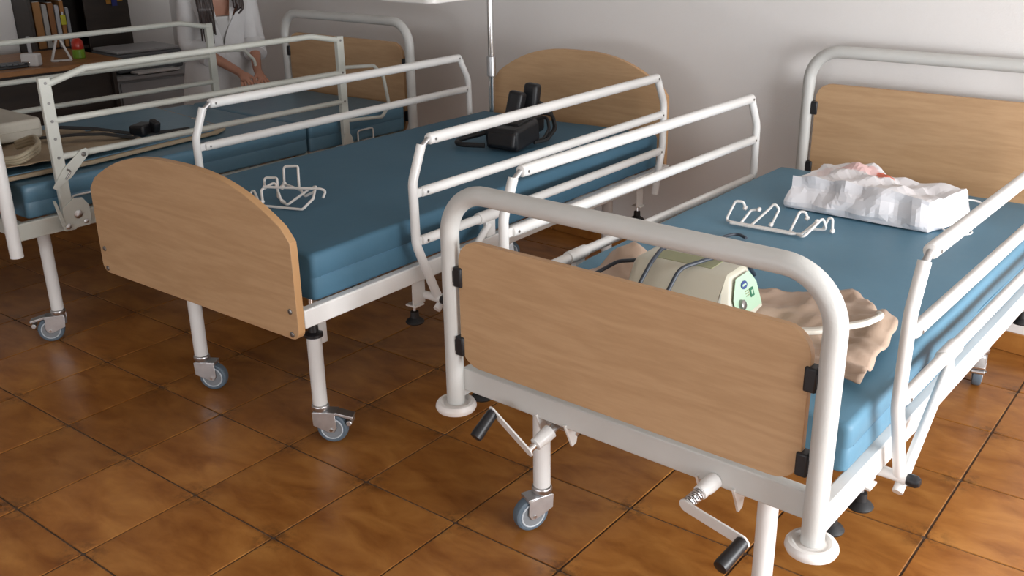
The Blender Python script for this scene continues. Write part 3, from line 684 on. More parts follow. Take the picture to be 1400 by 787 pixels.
def wire_bracket(bed, u, v, z, rz, label, flip=False):
    """white plastic-coated wire holder: a base bar, bent hook loops and rubber ball tips"""
    r = 0.0042
    paths = [
        [(-0.115, -0.020, 0.004), (0.095, -0.020, 0.004), (0.135, -0.045, 0.004), (0.150, 0.000, 0.030), (0.162, 0.035, 0.050), (0.172, 0.050, 0.010), (0.120, 0.045, 0.004)],
        [(-0.115, -0.020, 0.004), (-0.135, -0.010, 0.004), (-0.115, 0.010, 0.066), (-0.090, 0.015, 0.066), (-0.085, 0.020, 0.045)],
        [(-0.080, -0.018, 0.006), (-0.060, 0.010, 0.045), (-0.035, 0.012, 0.050)],
        [(-0.045, -0.015, 0.004), (0.000, 0.012, 0.060), (0.012, 0.016, 0.078), (0.028, 0.018, 0.060), (0.010, 0.006, 0.004)],
        [(0.080, -0.010, 0.006), (0.090, 0.030, 0.060), (0.108, 0.034, 0.060), (0.112, 0.038, 0.040)],
        [(-0.110, -0.032, 0.004), (0.090, -0.034, 0.004), (0.120, -0.020, 0.006), (0.150, 0.020, 0.040)],
        [(0.160, 0.050, 0.008), (0.185, 0.052, 0.075), (0.190, 0.050, 0.006)]]
    if flip:
        paths = [[(-0.080, -0.055, 0.004), (0.100, -0.060, 0.004), (0.118, -0.020, 0.030), (0.100, 0.035, 0.055), (0.085, 0.050, 0.040)],
                 [(-0.070, 0.000, 0.050), (0.125, 0.020, 0.052), (0.140, 0.026, 0.045), (0.135, 0.012, 0.025)],
                 [(-0.060, -0.030, 0.004), (-0.080, 0.000, 0.040), (-0.045, 0.030, 0.060), (0.000, -0.015, 0.010), (0.030, -0.030, 0.006), (0.085, 0.030, 0.050)],
                 [(-0.095, 0.045, 0.035), (-0.100, 0.055, 0.065), (-0.055, 0.060, 0.066), (-0.020, 0.000, 0.020), (0.010, -0.010, 0.006)],
                 [(-0.045, 0.085, 0.040), (-0.050, 0.100, 0.095), (0.000, 0.105, 0.098), (0.030, 0.050, 0.040)],
                 [(-0.045, 0.085, 0.040), (0.030, 0.060, 0.030), (0.060, 0.030, 0.020), (0.090, 0.035, 0.035)],
                 [(-0.130, 0.005, 0.012), (-0.122, 0.020, 0.035), (-0.090, -0.010, 0.006)]]
    tips = [p[-1] for p in paths[1:]] if not flip else [(-0.095, 0.045, 0.035), (-0.045, 0.085, 0.040), (-0.130, 0.005, 0.012), (0.088, 0.046, 0.045), (-0.062, -0.030, 0.008), (-0.02, 0.03, 0.045)]
    m = MB()
    for p in paths: m.tube(fillet([(x, y, max(zz, r+0.0005)) for x, y, zz in p], 0.010, 4), r, 8)
    o = obj('wire_bracket', m, PLASTICW); settle(o, bed, u, v, z, rz); tag(o, label, 'bracket', 'white wire brackets on the mattresses')
    for p in tips:
        t = MB(); t.lathe([(0.002, -0.008), (0.006, -0.006), (0.0078, 0), (0.006, 0.006), (0.002, 0.008)], (p[0], p[1], max(p[2], 0.009)), (0.3, 0.6, 0.7), 12); obj('rubber_tip', t, PLASTICW, o)
    return o
wire_bracket(BR, -0.180, 1.115, 0.6345, 0.06, 'white wire bracket with rubber tips lying in front of the crumpled paper bag')
wire_bracket(BM, 0.015, 0.370, 0.706, 0.35, 'white wire bracket with rubber tips lying behind the arched footboard', True)

# beige nylon cover with its white hose, spread over the foot of the near mattress
def zR(v): 
    return 0.590 + (0.622-0.590)*min(1, max(0, (v-0.33)/0.29)) if v < 0.62 else 0.622+0.01*min(1, (v-0.62)/0.58)
def hR(x, y, s, t):
    f = 0.004+fold(x, y, 0.040, 11, 1.7)
    f += 0.030*math.exp(-((x-0.40)/0.05)**2-((y-0.56)/0.06)**2)      # the corner that stands up
    f += 0.055*math.exp(-((x+0.32)/0.06)**2-((y-0.55)/0.06)**2)
    if abs(x+0.03) < 0.18 and abs(y-0.405) < 0.12: f = min(f, 0.030)
    return zR(y)+0.004+f
_b = bil([(-0.42, 0.36), (0.450, 0.280), (0.425, 0.580), (-0.37, 0.60)])
def bag_outline(s, t):
    x, y = _b(s, t)
    return x, y + t*(0.115*math.exp(-((s-0.78)/0.15)**2) - 0.10*math.exp(-((s-0.30)/0.13)**2))
c1 = cloth('pump_bag', bag_outline, 70, 40, hR, BEIGE)
settle(c1, BR, 0, 0, 0); tag(c1, 'crumpled beige nylon cover spread under the cream pump on the nearest bed', 'cover')
hs = MB()
for k in (0, 1):
    o_ = k*0.010
    hs.tube(fillet([(0.10, 0.235+o_, 0.650), (0.22, 0.285+o_, 0.668), (0.32, 0.350+o_, 0.676), (0.390, 0.450+o_, 0.680), (0.402, 0.515+o_*0.3, 0.680), (0.385, 0.545, 0.672)], 0.08, 6), 0.0075, 10)
h = obj('air_hose', hs, HOSE); settle(h, BR, 0, 0, 0); tag(h, 'doubled white air hose lying across the beige nylon cover', 'hose')

def pump():
    o = onbed('air_pump', 'cream mattress air pump with pale green control panel behind the near footboard', 'pump', BR, -0.030, 0.405, 0.638, 0.05)
    L, D, H = 0.30, 0.175, 0.116
    prof = [(-D/2, 0.004), (-D/2+0.006, 0), (D/2-0.006, 0), (D/2, 0.006), (D/2, H*0.62), (D/2-0.025, H-0.004), (D/2-0.035, H), (-D/2+0.045, H), (-D/2+0.034, H-0.006), (-D/2, H*0.50)]
    R = []
    for x, k in ((-L/2, 0.90), (-L/2+0.006, 0.97), (-L/2+0.02, 1), (L/2-0.045, 1), (L/2-0.020, 0.985), (L/2-0.004, 0.93), (L/2, 0.90)):
        lean = 0.040 if x > 0.05 else 0
        R.append([Vector((x-(lean*(z/H) if x > L/2-0.03 else 0), y*k, z*(1 if z < H*0.3 else k))) for y, z in prof])
    m = MB(); m.loft(R); obj('casing', m, CREAM, o, 0.003, 30)
    # end panel, sloping
    n = Vector((1, 0, 0.040/H)).normalized(); tv = Vector((0, 1, 0)); uv = n.cross(tv)
    uv = Vector((-0.040/H, 0, 1)).normalized(); c = Vector((L/2-0.019, 0, H*0.5))+n*0.0025
    def face(name, pts, mt, lift, par):
        q = MB(); q.prism(pts, lambda a, b: c+tv*a+uv*b+n*(lift-0.001), lambda a, b: c+tv*a+uv*b+n*lift); return obj(name, q, mt, par)
    fp = face('control_panel', [(-0.066, -0.046), (0.070, -0.046), (0.070, 0.012), (0.044, 0.046), (-0.030, 0.046), (-0.066, 0.002)], GREENP, 0.0015, o)
    face('oval_badge', [(0.002+0.017*cos(a), 0.022+0.010*sin(a)) for a in [2*pi*k/20 for k in range(20)]], NAVY, 0.003, fp)
    face('badge_lettering', [(-0.008, 0.0195), (0.012, 0.0195), (0.012, 0.0245), (-0.008, 0.0245)], GREENP, 0.0038, fp)
    face('green_square', [(0.022, -0.016), (0.042, -0.016), (0.042, 0.006), (0.022, 0.006)], DGREEN, 0.003, fp)
    face('square_mark', [(0.028, -0.010), (0.036, -0.010), (0.036, 0.000), (0.028, 0.000)], GREENP, 0.0038, fp)
    for k in range(3): face('printed_line', [(0.0, 0.004-k*0.006), (0.019, 0.004-k*0.006), (0.019, 0.0055-k*0.006), (0.0, 0.0055-k*0.006)], OLIVE, 0.003, fp)
    kn = MB(); kn.lathe([(0.013, 0), (0.012, 0.010), (0.009, 0.012)], c+tv*-0.034+uv*-0.018, n, 18); obj('dial', kn, STEELD, fp)
    tl = MB(); tl.lo(-0.105, 0.055, -0.030, 0.035, H, H+0.0012); obj('top_label', tl, OLIVE, o)
    for pts in ([(-0.10, -0.13, 0.05), (-0.085, -0.08, 0.118), (-0.09, -0.02, 0.136), (-0.07, 0.08, 0.140), (-0.03, 0.16, 0.09), (0.00, 0.22, 0.02)], [(-0.02, -0.13, 0.05), (-0.005, -0.08, 0.120), (0.03, -0.02, 0.130), (0.06, 0.06, 0.132), (0.07, 0.14, 0.09), (0.05, 0.25, 0.015)], [(-0.27, -0.05, 0.04), (-0.22, -0.01, 0.075), (-0.15, 0.02, 0.085)]):
        t = MB(); t.tube(fillet(pts, 0.05, 6), 0.0052, 10); obj('cable', t, CABLE, o)
    return o
pump()
cb = MB()
for k in range(3):
    a = 0.022*k
    cb.tube(fillet([(-0.185+a, 0.72+a*0.5, 0.640), (-0.175+a, 0.80, 0.668-a*0.2), (-0.150+a, 0.845, 0.655), (-0.125+a, 0.79, 0.640)], 0.025, 5), 0.0055, 8)
cb.tube(fillet([(-0.145, 0.82, 0.640), (-0.24, 0.92, 0.640), (-0.215, 0.985, 0.642), (-0.175, 0.965, 0.640)], 0.04, 6), 0.005, 8)
o = obj('power_cable', cb, CABLE); settle(o, BR, 0, 0, 0); tag(o, 'dark coiled power cable on the near mattress behind the cream pump', 'cable')

# ================================================================== on the middle bed
def device():
    o = onbed('control_unit', 'black battery control unit with two upright handsets on the middle mattress', 'control unit', BM, 0.10, 1.50, 0.712, 0.15)
    def rb(name, c, d, rot, b, mt=BLACKP, par=None): return obj(name, MB().box(c, d, rot), mt, par or o, b, 35, 4)
    rb('casing', (0.01, -0.07, 0.045), (0.155, 0.165, 0.088), Matrix.Rotation(-0.1, 3, 'Z') @ Matrix.Rotation(0.14, 3, 'X'), 0.016)
    rb('front_cover', (0.01, -0.145, 0.035), (0.130, 0.04, 0.062), Matrix.Rotation(-0.1, 3, 'Z') @ Matrix.Rotation(-0.2, 3, 'X'), 0.012)
    t = rb('top_recess', (0.015, -0.055, 0.092), (0.095, 0.095, 0.014), Matrix.Rotation(-0.1, 3, 'Z') @ Matrix.Rotation(0.14, 3, 'X'), 0.005, RUBBER)
    rb('handset', (-0.065, 0.08, 0.100), (0.066, 0.050, 0.165), Matrix.Rotation(0.15, 3, 'Y') @ Matrix.Rotation(-0.15, 3, 'X'), 0.014)
    rb('handset', (-0.035, 0.165, 0.112), (0.066, 0.050, 0.185), Matrix.Rotation(0.10, 3, 'Y') @ Matrix.Rotation(-0.05, 3, 'X'), 0.016)
    rb('handset_cradle', (-0.040, 0.10, 0.045), (0.13, 0.16, 0.07), Matrix.Identity(3), 0.016)
    for pts, r in (([(-0.08, -0.02, 0.05), (-0.15, -0.06, 0.025), (-0.21, -0.13, 0.011), (-0.17, -0.20, 0.011), (-0.06, -0.17, 0.011)], 0.010),
                   ([(-0.08, 0.10, 0.09), (-0.14, 0.04, 0.06), (-0.20, -0.05, 0.02), (-0.20, -0.10, 0.011)], 0.008),
                   ([(0.02, 0.12, 0.07), (0.06, 0.13, 0.08), (0.09, 0.09, 0.04), (0.095, 0.03, 0.012), (0.07, -0.02, 0.010)], 0.0065),
                   ([(0.02, 0.14, 0.09), (0.07, 0.16, 0.085), (0.11, 0.11, 0.04), (0.112, 0.03, 0.010), (0.09, -0.04, 0.010)], 0.0065),
                   ([(0.0, 0.17, 0.13), (0.05, 0.18, 0.10), (0.09, 0.14, 0.03), (0.08, 0.08, 0.010)], 0.006)):
        m = MB(); m.tube(fillet(pts, 0.05, 6), r, 10); obj('cable', m, RUBBER, o)
device()

# ================================================================== on the far bed
pts = [(-0.44, 0.04), (0.40, 0.04), (0.40, 0.40), (0.36, 0.70), (0.325, 1.02), (0.27, 1.10), (-0.42, 1.18)]
m = MB(); m.prism(pts, lambda a, b: Vector((a, b, 0.0)), lambda a, b: Vector((a, b, 0.016)))
bo = obj('padded_board', m, BEIGED, None, 0.004); settle(bo, BL, 0, 0, 0.669); tag(bo, 'thin blue-grey padded board with worn tan edge laid on the far left mattress', 'board')
m = MB(); m.prism([(x*0.97-0.004, 0.055+(y-0.04)*0.97) for x, y in pts], lambda a, b: Vector((a, b, 0.016)), lambda a, b: Vector((a, b, 0.0205)))
obj('padded_top', m, VINYLL, bo, 0.002)
m = MB(); 
for x, y in ((0.20, 1.06), (0.24, 1.0), (0.02, 1.10)): m.lathe([(0.012, 0.020), (0.012, 0.024), (0.006, 0.027)], (x, y, 0), n=14)
obj('stud', m, CHROME, bo)
c2 = cloth('canvas_sling', bil([(-0.40, 0.06), (0.395, 0.055), (0.34, 0.66), (-0.15, 0.60)]), 30, 20, lambda x, y, s, t: 0.6925+0.004+fold(x, y, 0.035, 8, 4.2), BEIGED)
settle(c2, BL, 0, 0, 0); tag(c2, 'crumpled tan canvas sling on the thin board of the far left bed', 'sling')
def strap(bed, pts, w, label):
    P = fillet(pts, 0.08, 5); m = MB(); vs = []; n = len(P)
    for i, p in enumerate(P):
        t = (P[min(i+1, n-1)]-P[max(i-1, 0)]).normalized(); sd = Vector((-t.y, t.x, 0)).normalized()*w/2
        vs += [p-sd, p+sd, p+sd+Vector((0, 0, 0.004)), p-sd+Vector((0, 0, 0.004))]
    m.loft([vs[4*i:4*i+4] for i in range(n)]); o = obj('webbing_strap', m, STRAP); settle(o, bed, 0, 0, 0); tag(o, label, 'strap', 'black straps on the far left bed'); return o
s1 = strap(BL, [(0.06, 0.36, 0.735), (0.16, 0.47, 0.742), (0.22, 0.55, 0.738), (0.30, 0.66, 0.712)], 0.045, 'black webbing strap lying across the tan canvas sling behind the perforated rail post')
s2 = strap(BL, [(-0.06, 0.50, 0.740), (0.04, 0.60, 0.730), (0.14, 0.72, 0.700), (0.20, 0.86, 0.694), (0.22, 0.95, 0.694)], 0.05, 'long black webbing strap with a buckle lying along the thin board toward the headboard')
obj('buckle', MB().box((0.155, 0.760, 0.718), (0.07, 0.10, 0.045), Matrix.Rotation(0.5, 3, 'Z')), BLACKP, s2, 0.010, 35, 3)
obj('buckle_tongue', MB().box((0.190, 0.800, 0.728), (0.05, 0.03, 0.05), Matrix.Rotation(0.3, 3, 'Y')), BLACKP, s2, 0.008, 35, 3)
hm = MB()
for k in range(3):
    hm.tube(fillet([(0.27+k*0.012, 0.055, 0.715+k*0.010), (0.36+k*0.006, 0.13, 0.722+k*0.012), (0.35+k*0.006, 0.22, 0.750+k*0.014), (0.27, 0.245, 0.770+k*0.012), (0.20, 0.20, 0.745+k*0.01)], 0.05, 6), 0.0085, 10)
o = obj('hose_bundle', hm, CREAMHOSE); settle(o, BL, 0, 0, 0); tag(o, 'curled cream hose bundle on the tan canvas sling beside the left picture edge', 'hose')
def pillow():
    m = MB(); m.prism(round_rect(-0.20, 0.20, -0.19, 0.19, 0.03), lambda a, b: Vector((a, b, 0)), lambda a, b: Vector((a, b, 0.082+0.006*noise.noise(Vector((a*6, b*6, 0))))))
    o = obj('foam_block', m, PILLOW, None, 0.014, 50, 3); settle(o, BL, -0.185, 0.215, 0.728, 0.0); tag(o, 'ivory foam cushion lying on the tan sling at the left picture edge', 'cushion')
    pp = MB(); pp.tube([Vector((a*1.0, b*1.0, 0.041)) for a, b in round_rect(-0.2005, 0.2005, -0.1905, 0.1905, 0.03)], 0.003, 6, closed=True); obj('cushion_piping', pp, PILLOW, o)
pillow()

# ================================================================== desk corner at the far left
dk = thing('desk', 'orange-brown wooden desk against the left wall with panels darkened for the shade underneath', 'desk', (-6.45, -1.85, 0))
obj('desk_top', MB().lo(-0.40, 0.42, -0.95, 0.92, 0.722, 0.752), DESKWOOD, dk, 0.004)
obj('side_panel', MB().lo(-0.38, 0.36, 0.86, 0.885, 0, 0.722), DARKWOOD, dk, 0.002)  # dark wood on these panels stands in for the unlit space under the desk
obj('side_panel', MB().lo(-0.38, 0.36, -0.92, -0.895, 0, 0.722), DARKWOOD, dk, 0.002)
obj('modesty_panel', MB().lo(0.30, 0.32, -0.895, 0.86, 0.05, 0.722), DARKWOOD, dk, 0.002)
bc = thing('bookcase', 'dark bookcase on the left wall holding coloured folders', 'bookcase', (-7.145, -0.79, 0))
for y in (-0.34, 0.32): obj('side_board', MB().lo(0, 0.27, y, y+0.02, 0, 1.9), DARKWOOD, bc, 0.002)
obj('back_board', MB().lo(0, 0.012, -0.34, 0.34, 0, 1.9), DARKWOOD, bc)
for z in (0.06, 0.40, 0.735, 1.085, 1.45, 1.88): obj('shelf', MB().lo(0.012, 0.268, -0.32, 0.32, z, z+0.02), DARKWOOD, bc, 0.002)
obj('cupboard_door', MB().lo(0.268, 0.284, 0.02, 0.32, 0.08, 1.085), DARKWOOD, bc, 0.003)
fcols = [((0.30, 0.14, 0.04), 0.055, 0.30, 'tall orange-brown folder standing at the left end of the bookcase shelf'), ((0.35, 0.34, 0.32), 0.035, 0.28, 'pale grey folder standing between two brown folders on the bookcase shelf'),
         ((0.24, 0.10, 0.03), 0.040, 0.29, 'reddish brown folder beside the pale grey one on the bookcase shelf'), ((0.42, 0.42, 0.44), 0.030, 0.27, 'white folder left of the yellow tag on the bookcase shelf'),
         ((0.34, 0.15, 0.04), 0.030, 0.30, 'thin orange folder right of the white folder on the bookcase shelf'), ((0.30, 0.31, 0.33), 0.026, 0.25, 'thin grey magazine leaning at the right end of the bookcase shelf')]
y = -1.095
for col, w, hgt, lab in fcols:
    f = thing('folder', lab, 'folder', (-7.01, y+w/2, 0.756), 0, 'folders on the bookcase shelf')
    mm = mat('folder_card', col, 0.6)
    obj('cover', MB().lo(-0.10, 0.11, -w/2+0.002, w/2-0.002, 0, hgt), mm, f, 0.003)
    obj('page_block', MB().lo(-0.105, 0.1, -w/2+0.006, w/2-0.006, hgt, hgt+0.003), PAPER, f)
    y += w+0.004
ytag = obj('yellow_tag', MB().lo(-6.886, -6.880, -0.93, -0.895, 0.90, 0.965), mat('yellow_plastic', (0.50, 0.48, 0.03), 0.5), None, 0.004)
tag(ytag, 'small yellow tag clipped to the folders above the desk', 'tag')
obj('tag_clip', MB().lo(-6.899, -6.886, -0.918, -0.905, 0.955, 0.985), ZINC, ytag, 0.002)
fr = thing('desk_easel', 'small white A-shaped stand on the desk before the folders', 'stand', (-6.20, -1.245, 0.752), radians(48))
for a, b in (((-0.055, 0, 0.008), (-0.005, 0, 0.150)), ((0.055, 0.02, 0.008), (0.005, 0, 0.150)), ((-0.055, 0, 0.008), (-0.02, 0.0, 0.006))):
    obj('stand_leg', MB().tube([a, b], 0.008, 4), PAPER, fr)
obj('stand_top', MB().box((0, 0, 0.155), (0.03, 0.016, 0.02)), PAPER, fr, 0.003)
obj('stand_foot', MB().tube([(-0.06, 0, 0.008), (0.055, 0.02, 0.008)], 0.006, 4), PAPER, fr)
ph = thing('desk_gadget', 'small white box with a shiny front on the desk by its front edge', 'box', (-6.17, -1.43, 0.752), radians(40))
obj('casing', MB().box((0, 0, 0.038), (0.105, 0.06, 0.074)), PAPER, ph, 0.010)
obj('antenna', MB().box((-0.01, 0.02, 0.12), (0.022, 0.012, 0.10)), GREYLT, ph, 0.003)
obj('shiny_front', MB().box((-0.02, -0.031, 0.022), (0.05, 0.004, 0.02)), CHROME, ph, 0.002)
bt = thing('bottle', 'small bottle with red top half and green bottom on the desk', 'bottle', (-6.29, -1.095, 0.752))
obj('green_base', MB().lathe([(0.034, 0), (0.037, 0.004), (0.037, 0.052), (0.034, 0.055)], n=20), mat('green_plastic', (0.16, 0.30, 0.02), 0.4), bt)
obj('red_top', MB().lathe([(0.034, 0.055), (0.036, 0.060), (0.034, 0.10), (0.020, 0.118), (0.012, 0.122)], n=20), mat('red_plastic', (0.45, 0.03, 0.015), 0.3), bt)
obj('nozzle', MB().lathe([(0.010, 0.122), (0.010, 0.142), (0.004, 0.155)], n=12), PAPER, bt)
kb = thing('keyboard', 'dark keyboard and papers at the left end of the desk', 'keyboard', (-6.22, -1.66, 0.752), radians(86))
obj('casing', MB().lo(-0.20, 0.20, -0.07, 0.07, 0, 0.018), BLACKP, kb, 0.004)
kmesh = MB().lo(-0.014, 0.014, -0.012, 0.012, 0, 0.006).mesh('key'); kmesh.materials.append(GREYBOX)
for i in range(11):
    for j in range(4):
        q = link('key', kmesh, None, kb); q.location = (-0.17+i*0.034, -0.045+j*0.03, 0.018)
st = thing('side_cabinet', 'low grey side cabinet between the desk and the person', 'cabinet', (-6.72, -0.62, 0))
obj('casing', MB().lo(-0.13, 0.42, -0.26, 0.36, 0.0, 0.58), GREYLT, st, 0.005)
obj('door', MB().lo(0.42, 0.435, -0.24, 0.34, 0.06, 0.56), GREYLT, st, 0.003)
obj('plinth', MB().lo(0.40, 0.438, -0.26, 0.36, 0.0, 0.05), DARKWOOD, st)
obj('top', MB().lo(-0.13, 0.46, -0.28, 0.38, 0.58, 0.602), GREYLT, st, 0.003)
pr = thing('printer', 'flat dark grey printer with a white paper tray on the side cabinet', 'printer', (-6.55, -0.62, 0.603))
obj('casing', MB().lo(-0.18, 0.20, -0.21, 0.25, 0.012, 0.130), GREYBOX, pr, 0.012)
obj('scanner_lid', MB().lo(-0.17, 0.19, -0.20, 0.24, 0.131, 0.152), GREYLT, pr, 0.006)
obj('paper_tray', MB().lo(0.19, 0.30, -0.13, 0.17, 0.006, 0.020), PAPER, pr, 0.003)
obj('foot', MB().lo(-0.14, 0.16, -0.17, 0.21, 0.0, 0.012), RUBBER, pr)
for i, (yy, col, z0, lab) in enumerate(((-0.600, (0.42, 0.20, 0.03), 1.015, 'leftmost yellow ribbon hanging on the dark bookcase'), (-0.560, (0.02, 0.03, 0.18), 1.00, 'dark blue ribbon hanging between two yellow ribbons'), (-0.520, (0.46, 0.24, 0.03), 1.03, 'rightmost yellow ribbon hanging on the dark bookcase'))):
    m = MB(); vs = []
    for k in range(9):
        z = z0+k*0.05; x = -6.850+0.004*sin(k*0.9+i); w = 0.016+0.003*sin(k+i)
        vs.append([Vector((x, yy-w, z)), Vector((x, yy+w, z)), Vector((x-0.003, yy+w, z)), Vector((x-0.003, yy-w, z))])
    m.loft(vs); r = obj('ribbon', m, mat('ribbon_cloth', col, 0.7), None, 0, 60); tag(r, lab, 'ribbon', 'ribbons on the bookcase')
    obj('ribbon_loop', MB().cyl((-6.861, yy, z0+0.40), (-6.846, yy, z0+0.40), 0.010, n=12), ZINC, r)

# ================================================================== person in a white coat
def person():
    # local frame: +x to the person's left, -y is forward (towards the camera), z up
    base = bw(BL, -0.82, 1.86, 0); toC = (CAMLOC-base); yaw = atan2(toC.y, toC.x)+pi/2 + radians(10)
    root = thing('person', 'person in a white coat with long dark hair leaning over the far left bed', 'person', (base.x, base.y, 0), yaw); root.scale = (1, 1, 0.925)
    # body: one skinned skeleton
    V = []; E = []; Rr = []
    def add(p, r, par=None):
        V.append(p); Rr.append(r if isinstance(r, tuple) else (r, r)); i = len(V)-1
        if par is not None: E.append((par, i))
        return i
    pel = add((0, 0.02, 0.90), (0.135, 0.10)); wai = add((0, 0.00, 1.02), (0.115, 0.085), pel); che = add((0, -0.06, 1.18), (0.135, 0.095), wai)
    nb = add((0, -0.10, 1.30), (0.07, 0.06), che); nk = add((0, -0.125, 1.37), 0.048, nb); hd = add((0, -0.155, 1.44), (0.062, 0.072), nk); ht = add((0, -0.165, 1.53), (0.072, 0.085), hd); hh = add((0, -0.150, 1.60), (0.045, 0.05), ht)
    hands = {}
    for s in (-1, 1):
        hip = add((s*0.085, 0.02, 0.84), 0.085, pel); kn = add((s*0.09, 0.00, 0.48), 0.055, hip); an = add((s*0.09, 0.03, 0.09), 0.036, kn); to = add((s*0.10, -0.12, 0.035), 0.032, an)
        sh = add((s*0.145, -0.065, 1.255), 0.050, che); el = add((s*0.172, -0.085, 0.985), 0.040, sh)
        hx = 0.035 if s < 0 else 0.105
        wr = add((hx if s < 0 else hx+0.03, -0.285, 0.835), 0.025, el)
        pa = add(((hx+0.02) if s < 0 else hx+0.04, -0.335, 0.806), (0.030, 0.018), wr)
        b = Vector(V[pa])
        for f, (dx, L) in enumerate(((-0.026, 0.066), (-0.009, 0.075), (0.009, 0.072), (0.025, 0.056))):
            p0 = add((b.x+dx, b.y-0.028, b.z-0.022), 0.0088, pa); p1 = add((b.x+dx*1.2, b.y-0.028-L*0.4, b.z-0.030-L*0.40), 0.0082, p0); add((b.x+dx*1.3, b.y-0.022-L*0.62, b.z-0.034-L*0.70), 0.0068, p1)
        t0 = add((b.x-s*0.032, b.y+0.000, b.z+0.006), 0.0105, pa); t1 = add((b.x-s*0.050, b.y-0.026, b.z-0.016), 0.009, t0); add((b.x-s*0.052, b.y-0.046, b.z-0.032), 0.0075, t1)
    me = bpy.data.meshes.new('body'); me.from_pydata(V, E, [])
    o = bpy.data.objects.new('body', me); COL.objects.link(o); o.parent = root; me.materials.append(SKIN)
    sk_ = o.modifiers.new('skin', 'SKIN'); sk_.use_smooth_shade = True
    for i, d in enumerate(me.skin_vertices[0].data): d.radius = Rr[i]; d.use_root = (i == 0)
    o.modifiers.new('sub', 'SUBSURF').levels = 2; o.modifiers['sub'].render_levels = 2
    # face (above the frame, but part of the person)
    fm = MB()
    for s in (-1, 1): fm.lathe([(0.002, -0.010), (0.009, -0.005), (0.010, 0.0), (0.006, 0.008), (0.001, 0.010)], (s*0.030, -0.232, 1.505), (0, -1, 0), 12)
    obj('eye', fm, PAPER, root)
    nz = MB(); nz.tube([(0, -0.236, 1.515), (0, -0.252, 1.470), (0, -0.243, 1.462)], [0.008, 0.013, 0.008], 10); obj('nose', nz, SKIN, root)
    mo = MB(); mo.tube([(-0.022, -0.222, 1.432), (0, -0.234, 1.430), (0.022, -0.222, 1.432)], [0.003, 0.007, 0.003], 8); obj('mouth', mo, mat('lips', (0.30, 0.09, 0.08), 0.4), root)
    for s in (-1, 1): obj('ear', MB().tube([(s*0.074, -0.15, 1.47), (s*0.080, -0.145, 1.50), (s*0.076, -0.14, 1.525)], [0.008, 0.014, 0.010], 8), SKIN, root)
    # coat: open at the neck, closed lower down, hem at the knee
    rings = []; N = 40
    prof = [(0.52, 0.235, 0.185, 0.02, -0.06), (0.65, 0.225, 0.175, 0.02, -0.06), (0.80, 0.205, 0.160, 0.02, -0.05), (0.92, 0.185, 0.145, 0.015, -0.04), (1.02, 0.165, 0.130, -0.01, 0.02), (1.12, 0.168, 0.133, -0.04, 0.26), (1.20, 0.178, 0.132, -0.06, 0.56), (1.27, 0.182, 0.118, -0.072, 0.80), (1.315, 0.150, 0.098, -0.085, 1.0), (1.345, 0.090, 0.078, -0.095, 1.15)]
    for z, rx, ry, cy, gap in prof:
        ring = []
        for k in range(N+1):
            a = -pi/2 + gap + (2*pi-2*gap)*k/N
            n = noise.noise(Vector((a*1.6, z*2.2, 1.0)))*0.010+noise.noise(Vector((a*5, z*3, 4.0)))*0.006
            ring.append(Vector(((rx+n)*cos(a), cy+(ry+n)*sin(a), z)))
        rings.append(ring)
    cm = MB(); cm.loft(rings, caps=False, closed=False)
    co = obj('white_coat', cm, COAT, root, 0, 80); so = co.modifiers.new('t', 'SOLIDIFY'); so.thickness = 0.006; so.offset = 0
    ss = co.modifiers.new('s', 'SUBSURF'); ss.levels = 1; ss.render_levels = 2
    # white top under the coat, square neckline
    tr_ = []
    for z, rx, ry, cy in ((0.90, 0.150, 0.118, 0.01), (1.02, 0.140, 0.112, -0.01), (1.10, 0.147, 0.120, -0.04), (1.145, 0.150, 0.124, -0.052)):
        tr_.append([Vector((rx*cos(2*pi*k/32), cy+ry*sin(2*pi*k/32), z)) for k in range(32)])
    obj('white_top', MB().loft(tr_), PAPER, co, 0, 60)
    for s in (-1, 1):
        hx = 0.035 if s < 0 else 0.105
        e = Vector((s*0.174, -0.085, 0.985)); w = Vector((hx if s < 0 else hx+0.03, -0.285, 0.835)); cuff = e.lerp(w, 0.42)
        sm = MB(); P = fillet([Vector((s*0.112, -0.066, 1.285)), Vector((s*0.150, -0.068, 1.235)), e, cuff], 0.05, 6)
        rr = [0.054+0.010*min(1, i/6)-0.006*max(0, i-10)/max(1, len(P)-10)+0.005*noise.noise(Vector((i*0.7, s*3, 0))) for i in range(len(P))]
        sm.tube(P, rr, 18); sl = obj('sleeve', sm, COAT, co, 0, 80)
        d = (cuff-e).normalized(); cf = MB(); cf.lathe([(0.054, -0.030), (0.064, -0.028), (0.065, 0.006), (0.060, 0.010), (0.050, 0.009)], cuff, d, 20); obj('cuff', cf, COAT, sl)
    lp = MB()
    for s in (-1, 1): lp.prism([(s*0.030, 1.10), (s*0.085, 1.22), (s*0.105, 1.30), (s*0.060, 1.325), (s*0.045, 1.22)], lambda a, z: Vector((a, -0.200+(z-1.10)*0.10+abs(a)*0.22, z)), lambda a, z: Vector((a, -0.192+(z-1.10)*0.10+abs(a)*0.22, z)))
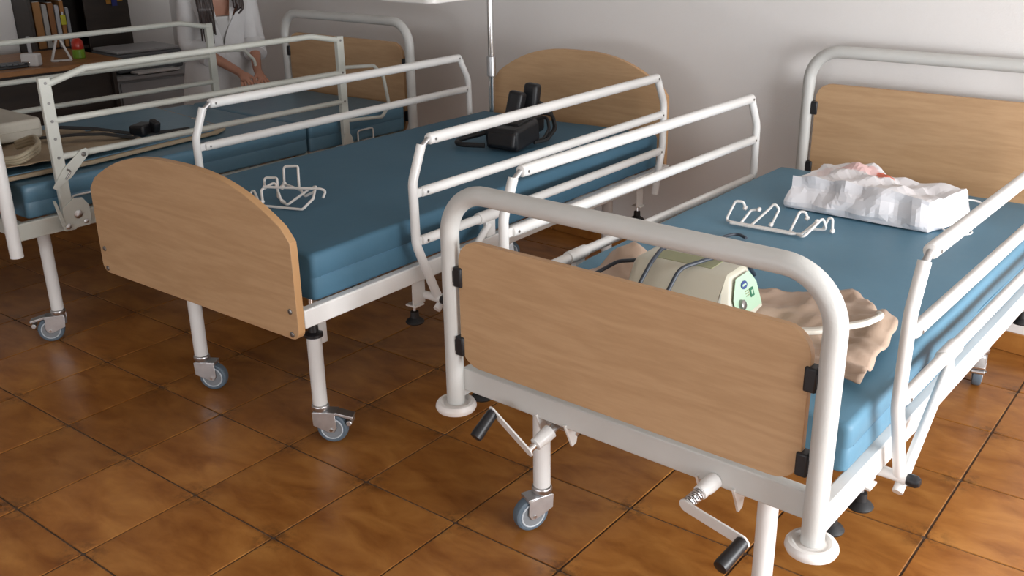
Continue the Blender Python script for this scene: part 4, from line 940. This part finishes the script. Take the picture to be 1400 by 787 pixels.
    obj('lapel', lp, COAT, co, 0.002)
    # trousers, shoes
    tm = MB()
    for s in (-1, 1): tm.tube([(s*0.085, 0.02, 0.86), (s*0.09, 0.0, 0.48), (s*0.09, 0.03, 0.07)], [0.098, 0.072, 0.062], 18)
    obj('trousers', tm, TROUSER, root, 0, 60)
    for s in (-1, 1):
        sh = MB(); sh.loft([[Vector((s*0.10+w_*cos(a), y_, max(0.0, h_/2+h_/2*sin(a)))) for a in [2*pi*k/16 for k in range(16)]] for y_, w_, h_ in ((0.09, 0.020, 0.05), (0.075, 0.036, 0.085), (0.02, 0.042, 0.095), (-0.05, 0.046, 0.075), (-0.12, 0.046, 0.055), (-0.16, 0.026, 0.04))])
        obj('shoe', sh, SHOE, root, 0, 60)
    # hair: a cap and long locks falling over the chest on the person's right
    cap = MB(); R = []
    for i in range(10):
        t = i/9; z = 1.635-0.20*t; w = 0.086*sqrt(max(0.02, 1-(1-t*1.25)**2)) if t < 0.8 else 0.084
        R.append([Vector((w*1.02*cos(a), -0.135+(w*1.12)*sin(a), z)) for a in [radians(-20)+radians(220)*k/20 for k in range(21)]])
    cap.loft(R, caps=False, closed=False); hc = obj('hair', cap, HAIR, root, 0, 80); hs_ = hc.modifiers.new('t', 'SOLIDIFY'); hs_.thickness = 0.016; hs_.offset = 1
    random.seed(3)
    for side, nl, zlo in ((-1, 16, 1.00), (1, 8, 1.16)):
        lm_ = MB()
        for k in range(nl):
            x = side*(0.062+0.006*k*random.uniform(0.6, 1.1)); zl = zlo+random.uniform(0, 0.09)
            pts_ = [(side*0.070, -0.16+0.01*k*0.5, 1.52), (side*0.080, -0.185, 1.42), (x, -0.205+random.uniform(-0.01, 0.004), 1.30), (x+random.uniform(-0.012, 0.012), -0.242, 1.19), (x*0.92+random.uniform(-0.016, 0.010), -0.236, zl)]
            P = fillet(pts_, 0.06, 4); lm_.tube(P, [0.014*(1-0.75*(i/len(P))**2) for i in range(len(P))], 7)
        obj('hair_lock', lm_, HAIR, hc, 0, 60)
person()
